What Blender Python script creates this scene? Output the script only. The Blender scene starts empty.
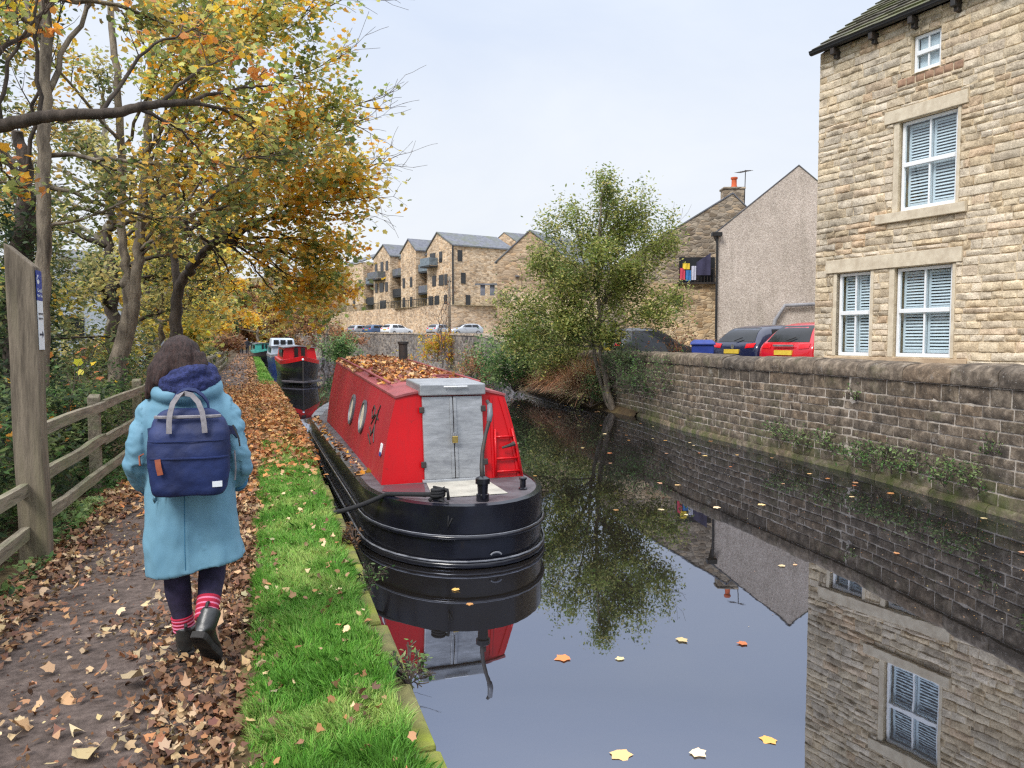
import bpy, math, random
import numpy as np
from mathutils import Vector, Matrix, Euler, noise
random.seed(7); rng = np.random.default_rng(7)
scene = bpy.context.scene
COL = scene.collection
PI = math.pi
R = math.radians

# ------------------------------------------------------------------ helpers
def lin(r, g, b):
    f = lambda c: (c/255/12.92) if c/255 <= .04045 else ((c/255+.055)/1.055)**2.4
    return (f(r), f(g), f(b))

class MB:
    """collects shapes for ONE mesh object"""
    def __init__(s): s.v = []; s.f = []; s.t = []; s.cur = .5; s.m = []; s.mi = 0
    def add(s, vs, fs):
        o = len(s.v); s.v += [tuple(v) for v in vs]; s.t += [s.cur]*len(vs)
        s.f += [tuple(o+i for i in f) for f in fs]; s.m += [s.mi]*len(fs); return s
    def obox(s, c, ax, ay, az):
        c = Vector(c); ax = Vector(ax); ay = Vector(ay); az = Vector(az)
        vs = [c+ax*i+ay*j+az*k for k in (-1, 1) for j in (-1, 1) for i in (-1, 1)]
        return s.add(vs, [(0,2,3,1),(4,5,7,6),(0,1,5,4),(2,6,7,3),(0,4,6,2),(1,3,7,5)])
    def box(s, x0, x1, y0, y1, z0, z1):
        return s.obox(((x0+x1)/2,(y0+y1)/2,(z0+z1)/2), ((x1-x0)/2,0,0), (0,(y1-y0)/2,0), (0,0,(z1-z0)/2))
    def loft(s, rings, cap0=True, cap1=True, closed=True):
        n = len(rings[0]); vs = [p for r in rings for p in r]; fs = []
        for i in range(len(rings)-1):
            for j in range(n if closed else n-1):
                k = (j+1) % n
                fs.append((i*n+j, i*n+k, (i+1)*n+k, (i+1)*n+j))
        if cap0: fs.append(tuple(reversed(range(n))))
        if cap1: fs.append(tuple((len(rings)-1)*n+j for j in range(n)))
        return s.add(vs, fs)
    def tube(s, pts, rad, n=8, cap=True):
        pts = [Vector(p) for p in pts]
        if not hasattr(rad, '__len__'): rad = [rad]*len(pts)
        rings = []; ref = None
        for i, p in enumerate(pts):
            a = pts[max(i-1, 0)]; b = pts[min(i+1, len(pts)-1)]
            t = (b-a).normalized() if (b-a).length > 1e-9 else Vector((0,0,1))
            if ref is None:
                ref = Vector((1,0,0)) if abs(t.x) < .8 else Vector((0,1,0))
            u = (ref - t*ref.dot(t))
            if u.length < 1e-5: u = t.orthogonal()
            u.normalize(); w = t.cross(u); ref = u
            rings.append([p + (u*math.cos(2*PI*k/n)+w*math.sin(2*PI*k/n))*rad[i] for k in range(n)])
        return s.loft(rings, cap, cap)
    def lathe(s, base, prof, n=16, axis=None):
        base = Vector(base); rings = []
        for r, z in prof:
            rings.append([base+Vector((r*math.cos(2*PI*k/n), r*math.sin(2*PI*k/n), z)) for k in range(n)])
        return s.loft(rings)
    def prism(s, poly, off):
        off = Vector(off); a = [Vector(p) for p in poly]; return s.loft([a, [p+off for p in a]])
    def quad(s, a, b, c, d): return s.add([a, b, c, d], [(0,1,2,3)])
    def sphere(s, c, rx, ry=None, rz=None, nu=14, nv=9):
        ry = ry or rx; rz = rz or rx; c = Vector(c); rings = []
        for i in range(1, nv):
            a = PI*i/nv - PI/2
            rings.append([c+Vector((rx*math.cos(a)*math.cos(2*PI*k/nu), ry*math.cos(a)*math.sin(2*PI*k/nu), rz*math.sin(a))) for k in range(nu)])
        return s.loft(rings)

def chain_off(p):
    o = Vector((0,0,0))
    while p is not None: o += Vector(p.location); p = p.parent
    return o
def mesh_obj(name, me, m, parent=None):
    o = bpy.data.objects.new(name, me); COL.objects.link(o)
    for mm in (m if isinstance(m, (list, tuple)) else [m]): me.materials.append(mm)
    if parent is not None: o.parent = parent
    return o
def obj(name, mb, m, parent=None, local=False, smooth=False, bevel=0, sub=0, flat_ang=None):
    """links mb as ONE object; coordinates are world ones unless local"""
    off = Vector((0,0,0)) if (local or parent is None) else chain_off(parent)
    me = bpy.data.meshes.new(name)
    me.from_pydata([(v[0]-off.x, v[1]-off.y, v[2]-off.z) for v in mb.v], [], mb.f)
    if isinstance(m, (list, tuple)): me.polygons.foreach_set('material_index', mb.m)
    if any(t != .5 for t in mb.t):
        at = me.attributes.new('tint', 'FLOAT', 'POINT'); at.data.foreach_set('value', mb.t)
    if smooth: me.polygons.foreach_set('use_smooth', [True]*len(me.polygons))
    o = mesh_obj(name, me, m, parent)
    if bevel:
        b = o.modifiers.new('b', 'BEVEL'); b.width = bevel; b.segments = 2; b.limit_method = 'ANGLE'; b.angle_limit = R(35)
    if sub:
        b = o.modifiers.new('s', 'SUBSURF'); b.levels = sub; b.render_levels = sub
    if smooth and flat_ang:
        me.set_sharp_from_angle(angle=R(flat_ang))
    return o
def npobj(name, V, k, m, parent=None, cols=None, nfaces=None, smooth=False):
    """V (N*k,3) world coords, consecutive k verts make a face"""
    if parent is not None: V = V - np.array(chain_off(parent))
    n = len(V)//k
    me = bpy.data.meshes.new(name)
    me.vertices.add(n*k); me.vertices.foreach_set('co', V.astype(np.float32).ravel())
    me.loops.add(n*k); me.loops.foreach_set('vertex_index', np.arange(n*k, dtype=np.int32))
    me.polygons.add(n); me.polygons.foreach_set('loop_start', np.arange(0, n*k, k, dtype=np.int32))
    me.update(calc_edges=True)
    if cols is not None:
        at = me.attributes.new('tint', 'FLOAT_COLOR', 'FACE')
        c4 = np.ones((n, 4), np.float32); c4[:, :3] = cols; at.data.foreach_set('color', c4.ravel())
    return mesh_obj(name, me, m, parent)

def tag(o, label=None, cat=None, group=None, kind=None):
    if label: o['label'] = label
    if cat: o['category'] = cat
    if group: o['group'] = group
    if kind: o['kind'] = kind
    return o
def thing(name, label, cat, loc=(0,0,0), rotz=0, group=None):
    o = bpy.data.objects.new(name, None); COL.objects.link(o); o.empty_display_size = .2
    o.location = loc; o.rotation_euler = (0,0,rotz); return tag(o, label, cat, group)
def dup(root, loc, rotz=0, label=None, group=None):
    r = root.copy(); COL.objects.link(r); r.location = loc; r.rotation_euler = (0,0,rotz)
    if label: r['label'] = label
    if group: r['group'] = group
    for ch in list(root.children):
        c = ch.copy(); COL.objects.link(c); c.parent = r
        for g in ch.children:
            d = g.copy(); COL.objects.link(d); d.parent = c
    return r
def struct(o): o['kind'] = 'structure'; return o

# ------------------------------------------------------------------ materials
MATS = {}
def nt(name):
    m = bpy.data.materials.new(name); m.use_nodes = True
    t = m.node_tree; t.nodes.clear()
    out = t.nodes.new('ShaderNodeOutputMaterial'); MATS[name] = m
    return m, t, out
def N(t, typ, **kw):
    n = t.nodes.new(typ)
    for k, v in kw.items():
        if k.startswith('i_'):
            key = k[2:]; key = int(key) if key.isdigit() else key.replace('_', ' ')
            n.inputs[key].default_value = v
        else: setattr(n, k, v)
    return n
def ramp(t, fac, stops):
    r = t.nodes.new('ShaderNodeValToRGB'); e = r.color_ramp.elements
    while len(e) > 1: e.remove(e[0])
    e[0].position = stops[0][0]; e[0].color = (*stops[0][1], 1)
    for p, c in stops[1:]:
        x = e.new(p); x.color = (*c, 1)
    t.links.new(fac, r.inputs[0]); return r.outputs[0]
def coords(t, scale=(1,1,1)):
    c = t.nodes.new('ShaderNodeTexCoord'); mp = t.nodes.new('ShaderNodeMapping'); mp.inputs['Scale'].default_value = scale
    t.links.new(c.outputs['Object'], mp.inputs[0]); return mp.outputs[0]
def noi(t, co, scale, detail=4, rough=.55, dist=0):
    n = N(t, 'ShaderNodeTexNoise'); n.inputs['Scale'].default_value = scale; n.inputs['Detail'].default_value = detail
    n.inputs['Roughness'].default_value = rough; n.inputs['Distortion'].default_value = dist
    t.links.new(co, n.inputs['Vector']); return n.outputs[0]
def mixc(t, fac, a, b, mode='MIX'):
    n = N(t, 'ShaderNodeMix', data_type='RGBA', blend_type=mode)
    for k, x in ((0, fac), (6, a), (7, b)):
        if hasattr(x, 'links'): t.links.new(x, n.inputs[k])
        else: n.inputs[k].default_value = x if k == 0 else (*x, 1)
    return n.outputs[2]
def mathn(t, op, a, b=0.0, clamp=False):
    n = N(t, 'ShaderNodeMath', operation=op, use_clamp=clamp)
    for k, x in ((0, a), (1, b)):
        if hasattr(x, 'links'): t.links.new(x, n.inputs[k])
        else: n.inputs[k].default_value = x
    return n.outputs[0]
def bump(t, h, strength=.3, dist=.02):
    b = N(t, 'ShaderNodeBump'); b.inputs['Strength'].default_value = strength; b.inputs['Distance'].default_value = dist
    t.links.new(h, b.inputs['Height']); return b.outputs[0]
def pbr(t, out, col, rough=.7, nrm=None, metal=0, spec=.5, coat=0):
    p = N(t, 'ShaderNodeBsdfPrincipled')
    for k, x in (('Base Color', col), ('Roughness', rough), ('Metallic', metal), ('Specular IOR Level', spec), ('Coat Weight', coat)):
        if hasattr(x, 'links'): t.links.new(x, p.inputs[k])
        else: p.inputs[k].default_value = (*x, 1) if k == 'Base Color' else x
    if nrm is not None: t.links.new(nrm, p.inputs['Normal'])
    t.links.new(p.outputs[0], out.inputs[0]); return p
def M(name, c1, c2=None, scale=4, rough=.75, bumps=0, bscale=None, bdist=.01, metal=0, spec=.4, coat=0, stretch=(1,1,1), tint=False, c3=None, grime=None):
    """two/three-tone noise material, optional per-stone tint, optional grime colour by large noise"""
    if name in MATS: return MATS[name]
    m, t, out = nt(name); co = coords(t, stretch)
    c2 = c2 or tuple(x*.72 for x in c1)
    f = noi(t, co, scale, 6, .6)
    stops = [(.33, c2), (.62, c1)]
    if c3: stops = [(.3, c2), (.5, c1), (.68, c3)]
    col = ramp(t, f, stops)
    if tint:
        a = N(t, 'ShaderNodeAttribute', attribute_name='tint')
        col = mixc(t, 1.0, col, ramp(t, a.outputs['Fac'], tint), 'MULTIPLY')
    if grime:
        g = noi(t, co, scale*.23, 5, .65); gf = ramp(t, g, [(.45, (0,0,0)), (.7, (1,1,1))])
        col = mixc(t, gf, col, grime)
    nr = None
    if bumps: nr = bump(t, noi(t, co, bscale or scale*4, 5, .65), bumps, bdist)
    pbr(t, out, col, rough, nr, metal, spec, coat); return m

def leaf_mat(name, rough=.55, trans=.35):
    if name in MATS: return MATS[name]
    m, t, out = nt(name)
    a = N(t, 'ShaderNodeAttribute', attribute_name='tint')
    p = N(t, 'ShaderNodeBsdfPrincipled'); p.inputs['Roughness'].default_value = rough; p.inputs['Specular IOR Level'].default_value = .35
    t.links.new(a.outputs['Color'], p.inputs['Base Color'])
    tr = N(t, 'ShaderNodeBsdfTranslucent'); t.links.new(a.outputs['Color'], tr.inputs[0])
    mx = N(t, 'ShaderNodeMixShader'); mx.inputs[0].default_value = trans
    t.links.new(p.outputs[0], mx.inputs[1]); t.links.new(tr.outputs[0], mx.inputs[2]); t.links.new(mx.outputs[0], out.inputs[0])
    return m
LEAF = leaf_mat('leaf', .5, .58); DRY = leaf_mat('dry_leaf', .7, .12)

M('bark', lin(140,128,112), lin(78,70,62), 9, .9, .8, 26, .03, stretch=(1,1,.25))
M('bark_dark', lin(84,74,66), lin(46,40,36), 9, .9, .8, 26, .03, stretch=(1,1,.3))
M('bark_pale', lin(168,160,146), lin(112,106,96), 7, .9, .5, 20, .02, stretch=(1,1,.5))
M('twig', lin(92,80,72), lin(58,50,46), 9, .9)
M('black_paint', (.008,.009,.016), (.004,.004,.008), 3, .2, .06, 5, .02, spec=.55, grime=(.016,.015,.015))
M('black_rubber', (.015,.015,.016), None, 8, .7)
M('rope_black', (.02,.02,.022), None, 30, .9, .6, 90, .01)
M('rope_grey', (.22,.21,.2), None, 30, .9, .6, 90, .01)
M('deck_grey', lin(94,90,94), lin(66,58,62), 5, .55, .15, 40, .004)
M('deck_red', lin(98,52,58), lin(78,60,64), 4, .5, .2, 20, .005)
M('pad', lin(176,172,160), lin(150,146,136), 6, .8, .3, 60, .004)
M('brass', (.7,.5,.16), None, 20, .35, metal=1)
M('dark_iron', (.025,.024,.024), (.05,.035,.028), 12, .6, .3, 40, .004)
M('white_plastic', (.75,.76,.78), (.68,.69,.7), 2, .4)
M('blue_plastic', lin(38,62,140), lin(30,50,120), 3, .45)
M('frame_white', (.78,.8,.82), (.72,.74,.76), 3, .4)
M('shutter_white', (.72,.78,.82), (.66,.72,.76), 3, .5)
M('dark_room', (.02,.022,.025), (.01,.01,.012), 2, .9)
M('sandstone_trim', lin(208,196,174), lin(184,170,148), 6, .85, .25, 40, .006)
M('mortar', lin(206,190,162), lin(178,162,136), 10, .95, .4, 60, .006)
M('mortar_dark', lin(186,176,162), lin(136,126,114), 6, .95, .5, 40, .008)
M('slate', lin(112,114,122), lin(84,86,94), 3, .7, .4, 12, .02, grime=lin(96,100,84))
M('slate_moss', lin(104,98,88), lin(70,66,58), 6, .9, .6, 22, .02, grime=lin(96,102,58), tint=[(0,(.6,.6,.6)),(1,(1.1,1.1,1.05))])
M('terracotta', lin(200,96,58), lin(170,78,46), 5, .8)
M('wood_fence', lin(142,132,114), lin(92,84,72), 9, .85, .6, 24, .012, stretch=(3,.35,3), grime=lin(112,116,84))
M('wood_post', lin(130,118,102), lin(84,75,64), 9, .85, .7, 30, .012, stretch=(2.2,2.2,.25), grime=lin(110,104,80))
M('timber_bright', lin(176,160,132), lin(134,120,98), 9, .8, .4, 30, .008, stretch=(2,2,.3))
M('rail_dark', (.03,.032,.035), None, 5, .5)
M('balcony_grey', lin(120,132,140), lin(90,100,108), 3, .4)
M('glass_dark', (.01,.012,.014), (.018,.02,.024), 1.5, .1, spec=.35)
M('glass_dull', (.03,.03,.033), (.018,.018,.02), 1.5, .3, spec=.5)
M('tyre', (.018,.018,.019), None, 20, .8)
M('rim', (.45,.46,.48), None, 8, .35, metal=.8)
M('navy_paint', (.012,.016,.05), (.01,.013,.042), 1, .18, coat=.6)
M('red_car_paint', (.52,.012,.025), (.46,.01,.02), 1, .2, coat=.6)
M('silver_paint', (.42,.44,.47), (.38,.4,.43), 1, .25, metal=.3, coat=.5)
M('white_paint', (.72,.74,.76), None, 1, .3, coat=.4)
M('blue_paint', (.05,.1,.2), (.04,.08,.17), 1, .3, coat=.5)
M('dark_paint', (.02,.022,.026), (.016,.018,.022), 1, .2, coat=.5)
M('tail_red', (.6,.01,.02), (.5,.008,.015), 9, .2)
M('plate_yellow', (.7,.5,.06), None, 3, .5)
M('plastic_black', (.02,.02,.022), None, 5, .5)
M('hair', lin(62,44,40), lin(26,17,16), 22, .5, .9, 60, .006, stretch=(5,5,.5), spec=.25)
M('skin', lin(214,168,146), lin(200,150,128), 5, .5)
M('coat', lin(108,150,170), lin(92,134,156), 4, .62, .12, 9, .02, stretch=(1,1,.5), spec=.35)
M('coat_dark', lin(58,110,140), None, 5, .85)
M('knit_navy', lin(50,58,108), lin(26,32,66), 60, .95, .9, 130, .012)
M('pack_navy', lin(28,44,92), lin(18,28,64), 6, .62, .3, 40, .008, spec=.4)
M('strap_grey', lin(140,136,140), lin(112,108,112), 30, .85, .3, 150, .004)
M('leather_brown', lin(150,80,54), lin(116,58,38), 20, .6)
M('leggings', lin(54,48,74), lin(36,32,50), 20, .9, .3, 120, .004)
M('boot', (.03,.032,.032), (.018,.019,.019), 9, .35, .3, 40, .006, spec=.6)
M('boot_sole', (.03,.028,.026), (.012,.012,.012), 14, .85, .6, 60, .01)
M('dark_cloth', (.02,.022,.03), (.012,.014,.02), 6, .9)
M('grey_cloth', (.3,.3,.32), None, 6, .9)
M('pebble_grey', lin(120,118,116), None, 6, .9)
M('sign_blue', lin(34,62,150), lin(30,56,138), 3, .4)
M('sign_white', lin(222,226,230), lin(206,212,216), 6, .45)
M('sign_ink', (.02,.03,.06), None, 3, .6)
M('teal_paint', lin(60,150,140), lin(48,128,120), 3, .4)
M('boat_blue', lin(44,66,120), lin(36,54,100), 3, .35)
M('boat_white', lin(178,186,196), lin(140,150,162), 2, .5)
M('cloth_navy', lin(44,44,62), lin(30,30,44), 4, .9)

def red_paint():
    m, t, out = nt('boat_red'); co = coords(t)
    f = noi(t, co, 1.2, 5); col = ramp(t, f, [(.3, lin(168,4,14)), (.65, lin(192,6,18))])
    streak = noi(t, coords(t, (9, 9, .7)), 3, 4, .6); sf = ramp(t, streak, [(.52, (0,0,0)), (.75, (.35,.35,.35))])
    col = mixc(t, sf, col, lin(140,26,32))
    g = noi(t, co, 24, 3); gf = ramp(t, g, [(.66, (0,0,0)), (.74, (.5,.5,.5))]); col = mixc(t, gf, col, lin(120,26,28))
    nr = bump(t, noi(t, co, 2.2, 2), .12, .03)
    pbr(t, out, col, .38, nr, 0, .3, .1)
    m2, t, out = nt('boat_red_faded'); co = coords(t)
    f = noi(t, co, 1.4, 5); col = ramp(t, f, [(.3, lin(146,38,46)), (.65, lin(164,34,44))])
    streak = noi(t, coords(t, (1, 3.5, .5)), 2, 3, .5); sf = ramp(t, streak, [(.5, (0,0,0)), (.75, (.4,.4,.4))])
    col = mixc(t, sf, col, lin(146,66,68))
    pbr(t, out, col, .5, bump(t, noi(t, co, 1.6, 2), .1, .03), 0, .35, 0)
    m3, t, out = nt('roof_red'); co = coords(t)
    f = noi(t, co, 3, 6, .65); col = ramp(t, f, [(.3, lin(120,60,62)), (.6, lin(150,74,76))])
    pbr(t, out, col, .6, bump(t, noi(t, co, 30, 4), .2, .01))
red_paint()
def alu():
    m, t, out = nt('aluminium'); co = coords(t, (1, 1, 3))
    f = noi(t, co, 3.5, 8, .72, .2); col = ramp(t, f, [(.3, lin(128,130,134)), (.5, lin(158,160,162)), (.7, lin(184,185,188))])
    g = noi(t, coords(t, (1.2, 1.2, 9)), 4, 5, .7); gf = ramp(t, g, [(.5, (0,0,0)), (.75, (.5,.5,.5))])
    col = mixc(t, gf, col, lin(96,96,100))
    r = ramp(t, f, [(.3, (.55,)*3), (.7, (.36,)*3)])
    pbr(t, out, col, r, bump(t, f, .15, .01), .55, .5)
alu()
def hull_side():
    pass
def stone_mats():
    # house: warm pitched-face sandstone
    tints = [(0, (.66,.62,.57)), (.14, (.95,.84,.68)), (.32, (1.04,1.0,.95)), (.5, (.88,.84,.78)), (.66, (1.04,.96,.82)), (.8, (.82,.79,.76)), (.9, (1.0,.82,.66)), (1, (1.0,.98,.95))]
    m, t, out = nt('house_stone'); co = coords(t)
    f = noi(t, co, 5, 7, .65); col = ramp(t, f, [(.28, lin(166,157,144)), (.5, lin(211,203,188)), (.72, lin(233,226,213))])
    a = N(t, 'ShaderNodeAttribute', attribute_name='tint'); col = mixc(t, 1.0, col, ramp(t, a.outputs['Fac'], tints), 'MULTIPLY')
    w = noi(t, coords(t, (1,1,.45)), .9, 7, .65); col = mixc(t, 1.0, col, ramp(t, w, [(.34, (.66,.66,.66)), (.5, (.94,.93,.92)), (.66, (1.05,1.03,1.0))]), 'MULTIPLY')
    g = noi(t, co, 40, 3, .6); col = mixc(t, 1.0, col, ramp(t, g, [(.35, (.8,.78,.76)), (.6, (1.06,1.05,1.03))]), 'MULTIPLY')
    pbr(t, out, col, .92, bump(t, noi(t, co, 26, 7, .7), .9, .016), 0, .25)
    # canal wall: dark wet gritstone, moss low, white bloom
    m, t, out = nt('canal_stone'); co = coords(t)
    f = noi(t, co, 7, 7, .65); col = ramp(t, f, [(.3, lin(58,52,45)), (.5, lin(100,90,78)), (.7, lin(150,138,122))])
    a = N(t, 'ShaderNodeAttribute', attribute_name='tint')
    col = mixc(t, 1.0, col, ramp(t, a.outputs['Fac'], [(0, (.62,.62,.64)), (.3, (1.05,1.0,.95)), (.55, (.8,.78,.76)), (.8, (1.1,.98,.86)), (1, (.72,.74,.7))]), 'MULTIPLY')
    w = noi(t, co, 3.2, 6, .7); wf = ramp(t, w, [(.6, (0,0,0)), (.72, (.7,.7,.7))]); col = mixc(t, wf, col, lin(176,168,158))
    sp = noi(t, co, 60, 2); sf = ramp(t, sp, [(.68, (0,0,0)), (.72, (.7,.7,.7))]); col = mixc(t, sf, col, lin(188,184,176))
    g = N(t, 'ShaderNodeNewGeometry'); sx = N(t, 'ShaderNodeSeparateXYZ'); t.links.new(g.outputs['Position'], sx.inputs[0])
    low = mathn(t, 'SUBTRACT', 1.0, mathn(t, 'MULTIPLY', mathn(t, 'ADD', sx.outputs[2], .3), 2.0), True)
    mf = mathn(t, 'MULTIPLY', low, ramp(t, noi(t, co, 2.6, 6, .7), [(.4, (0,0,0)), (.6, (1,1,1))]))
    col = mixc(t, mf, col, lin(74,80,40))
    top = ramp(t, noi(t, co, 1.7, 5, .7), [(.56, (0,0,0)), (.7, (.6,.6,.6))]); col = mixc(t, top, col, lin(84,82,56))
    pbr(t, out, col, .85, bump(t, noi(t, co, 28, 6, .7), .7, .014), 0, .35)
    # far brick-texture rubble
    def rub(name, c1, c2, mor, sc=1.0, bw=.5, rh=.2):
        m, t, out = nt(name)
        tc = N(t, 'ShaderNodeTexCoord'); mp = N(t, 'ShaderNodeMapping'); mp.inputs['Scale'].default_value = (1/bw, 1/bw, 1/rh); t.links.new(tc.outputs['Object'], mp.inputs[0])
        v = N(t, 'ShaderNodeTexVoronoi', feature='F1'); v.inputs['Scale'].default_value = sc; v.inputs['Randomness'].default_value = .8; t.links.new(mp.outputs[0], v.inputs['Vector'])
        ve = N(t, 'ShaderNodeTexVoronoi', feature='DISTANCE_TO_EDGE'); ve.inputs['Scale'].default_value = sc; ve.inputs['Randomness'].default_value = .8; t.links.new(mp.outputs[0], ve.inputs['Vector'])
        sc_ = N(t, 'ShaderNodeSeparateColor'); t.links.new(v.outputs['Color'], sc_.inputs[0])
        av = tuple((a_+b_)/2 for a_, b_ in zip(c1, c2))
        col = ramp(t, sc_.outputs[0], [(0, tuple(x*.72 for x in c2)), (.25, c2), (.5, av), (.75, c1), (1, tuple(x*1.12 for x in c1))])
        col = mixc(t, 1.0, col, ramp(t, sc_.outputs[1], [(0, (1.06,.97,.86)), (.6, (1,1,1)), (1, (.92,.95,1.0))]), 'MULTIPLY')
        col = mixc(t, ramp(t, ve.outputs['Distance'], [(.03, (.75,.75,.75)), (.09, (0,0,0))]), col, mor)
        n2 = noi(t, tc.outputs['Object'], 2.2, 7, .7); col = mixc(t, 1.0, col, ramp(t, n2, [(.3, (.7,.68,.66)), (.55, (1,.98,.95)), (.75, (1.18,1.14,1.06))]), 'MULTIPLY')
        n3 = noi(t, tc.outputs['Object'], .4, 5, .6); col = mixc(t, 1.0, col, ramp(t, n3, [(.35, (.78,.76,.74)), (.65, (1.08,1.06,1.02))]), 'MULTIPLY')
        h = mathn(t, 'ADD', mathn(t, 'MULTIPLY', ramp(t, ve.outputs['Distance'], [(0, (0,0,0)), (.15, (1,1,1))]), .8), n2)
        pbr(t, out, col, .9, bump(t, h, .7, .03), 0, .3)
    rub('rubble_warm', lin(216,196,172), lin(184,162,138), lin(202,184,162), 1, .42, .2)
    rub('rubble_brown', lin(186,166,142), lin(152,134,114), lin(172,154,132), 1, .36, .15)
    rub('rubble_grey', lin(140,134,128), lin(100,94,90), lin(156,150,144), 1, .45, .18)
    rub('rubble_dark', lin(170,158,142), lin(130,120,108), lin(150,140,128), 1, .26, .11)
    rub('rubble_buff', lin(206,186,156), lin(166,146,120), lin(190,172,146), 1, .26, .12)
    M('render_pebble', lin(190,172,164), lin(150,134,128), 34, .95, .8, 60, .012, c3=lin(210,196,188))
    m, t, out = nt('pebbledash'); co = coords(t)
    v = N(t, 'ShaderNodeTexVoronoi'); v.inputs['Scale'].default_value = 48; t.links.new(co, v.inputs['Vector'])
    sx = N(t, 'ShaderNodeSeparateColor'); t.links.new(v.outputs['Color'], sx.inputs[0])
    col = ramp(t, sx.outputs[0], [(.05, lin(164,154,146)), (.5, lin(188,178,168)), (.95, lin(212,203,194))])
    col = mixc(t, 1.0, col, ramp(t, noi(t, co, .8, 6, .65), [(.35, (.82,.80,.78)), (.65, (1.05,1.03,1.02))]), 'MULTIPLY')
    # damp streaks
    st = ramp(t, noi(t, coords(t, (1.5,1.5,.2)), 1.2, 5, .6), [(.55, (1,1,1)), (.72, (.8,.8,.78))]); col = mixc(t, 1.0, col, st, 'MULTIPLY')
    pbr(t, out, col, .95, bump(t, v.outputs['Distance'], .6, .01), 0, .2)
    M('buff_render', lin(200,178,148), lin(170,146,118), 3, .95, .5, 50, .008, c3=lin(214,194,166), grime=lin(150,128,106))
stone_mats()

# ------------------------------------------------------------------ camera, world, sun
PSI = R(17.6); PITCH = math.atan(44/769)
cam = bpy.data.cameras.new('camera'); camo = bpy.data.objects.new('camera', cam); COL.objects.link(camo)
camo.location = (0, 0, 1.6); camo.rotation_euler = (PI/2-PITCH, 0, -PSI)
cam.sensor_width = 36; cam.lens = 769/1024*36; cam.clip_start = .05; cam.clip_end = 3000
scene.camera = camo
scene.render.engine = 'CYCLES'
scene.view_settings.view_transform = 'Standard'; scene.view_settings.look = 'None'; scene.view_settings.exposure = 0; scene.view_settings.gamma = 1
scene.cycles.max_bounces = 8; scene.cycles.diffuse_bounces = 3; scene.cycles.transparent_max_bounces = 6
scene.cycles.use_denoising = False; scene.cycles.filter_width = 1.3; scene.cycles.sample_clamp_indirect = 3.0; scene.cycles.sample_clamp_direct = 8.0

SUN_EL, SUN_AZ = R(48), R(232)      # bright overcast, light from behind left
world = bpy.data.worlds.new('World'); scene.world = world; world.use_nodes = True
t = world.node_tree; t.nodes.clear()
wo = t.nodes.new('ShaderNodeOutputWorld'); bg = t.nodes.new('ShaderNodeBackground'); bg.inputs[1].default_value = .1
sky = t.nodes.new('ShaderNodeTexSky'); sky.sky_type = 'NISHITA'; sky.sun_disc = False
sky.sun_elevation = SUN_EL; sky.sun_rotation = SUN_AZ
tc = t.nodes.new('ShaderNodeTexCoord'); sx = t.nodes.new('ShaderNodeSeparateXYZ'); t.links.new(tc.outputs['Generated'], sx.inputs[0])
ov = ramp(t, sx.outputs[2], [(0, (9.6,9.7,9.9)), (.2, (8.9,9.4,10.2)), (.42, (7.9,8.8,10.4)), (.7, (18,19,21)), (1.0, (30,31,33))])
mp = t.nodes.new('ShaderNodeMapping'); mp.inputs['Scale'].default_value = (1,1,2.6); t.links.new(tc.outputs['Generated'], mp.inputs[0])
cl = noi(t, mp.outputs[0], 1.6, 6, .55, .4)
cf = ramp(t, cl, [(.3, (.87,.905,.975)), (.7, (1.07,1.055,1.02))])
ov = mixc(t, 1.0, ov, cf, 'MULTIPLY')
wc = mixc(t, .93, sky.outputs[0], ov)
t.links.new(wc, bg.inputs[0]); t.links.new(bg.outputs[0], wo.inputs[0])
sl = bpy.data.lights.new('sun', 'SUN'); sl.energy = 3.2; sl.angle = R(20); sl.color = (1, .96, .9)
so = bpy.data.objects.new('sun', sl); COL.objects.link(so)
sd = Vector((math.sin(SUN_AZ)*math.cos(SUN_EL), math.cos(SUN_AZ)*math.cos(SUN_EL), math.sin(SUN_EL)))
so.rotation_euler = (-sd).to_track_quat('-Z', 'Y').to_euler(); so.location = (-30, -30, 40)

# ------------------------------------------------------------------ terrain
WZ = -.35                                             # water level
YARD = .53; PARK = 2.2; TERR = 6.1
def ground_mat(name, c1, c2, c3, scale, bmp=.5):
    m, t, out = nt(name); co = coords(t)
    f = noi(t, co, scale, 8, .7); col = ramp(t, f, [(.3, c1), (.5, c2), (.7, c3)])
    g = noi(t, co, scale*.15, 4, .6); col = mixc(t, 1.0, col, ramp(t, g, [(.35, (.7,.7,.7)), (.65, (1.1,1.1,1.1))]), 'MULTIPLY')
    pbr(t, out, col, .95, bump(t, noi(t, co, scale*5, 5, .7), bmp, .01), 0, .25)
    return m
GM = ground_mat('soil', lin(52,44,34), lin(80,66,48), lin(104,90,60), 2.2)
GV = ground_mat('verge_soil', lin(78,62,44), lin(96,80,54), lin(92,100,50), 6)
GA = ground_mat('towpath_surface', lin(66,57,52), lin(94,82,76), lin(118,104,96), 16, .9)
GY = ground_mat('yard_surface', lin(120,112,104), lin(142,134,124), lin(160,150,138), 2, .4)
GT = ground_mat('turf', lin(74,88,40), lin(96,112,52), lin(120,126,66), 1.0)
def sheet(name, poly, z, m):
    b = MB(); b.add([(x, y, z) for x, y in poly], [tuple(range(len(poly)))]); return struct(obj(name, b, m))
# base ground far and wide
sheet('ground', [(-900,-300),(900,-300),(900,1500),(-900,1500)], -1.2, GT)
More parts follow.
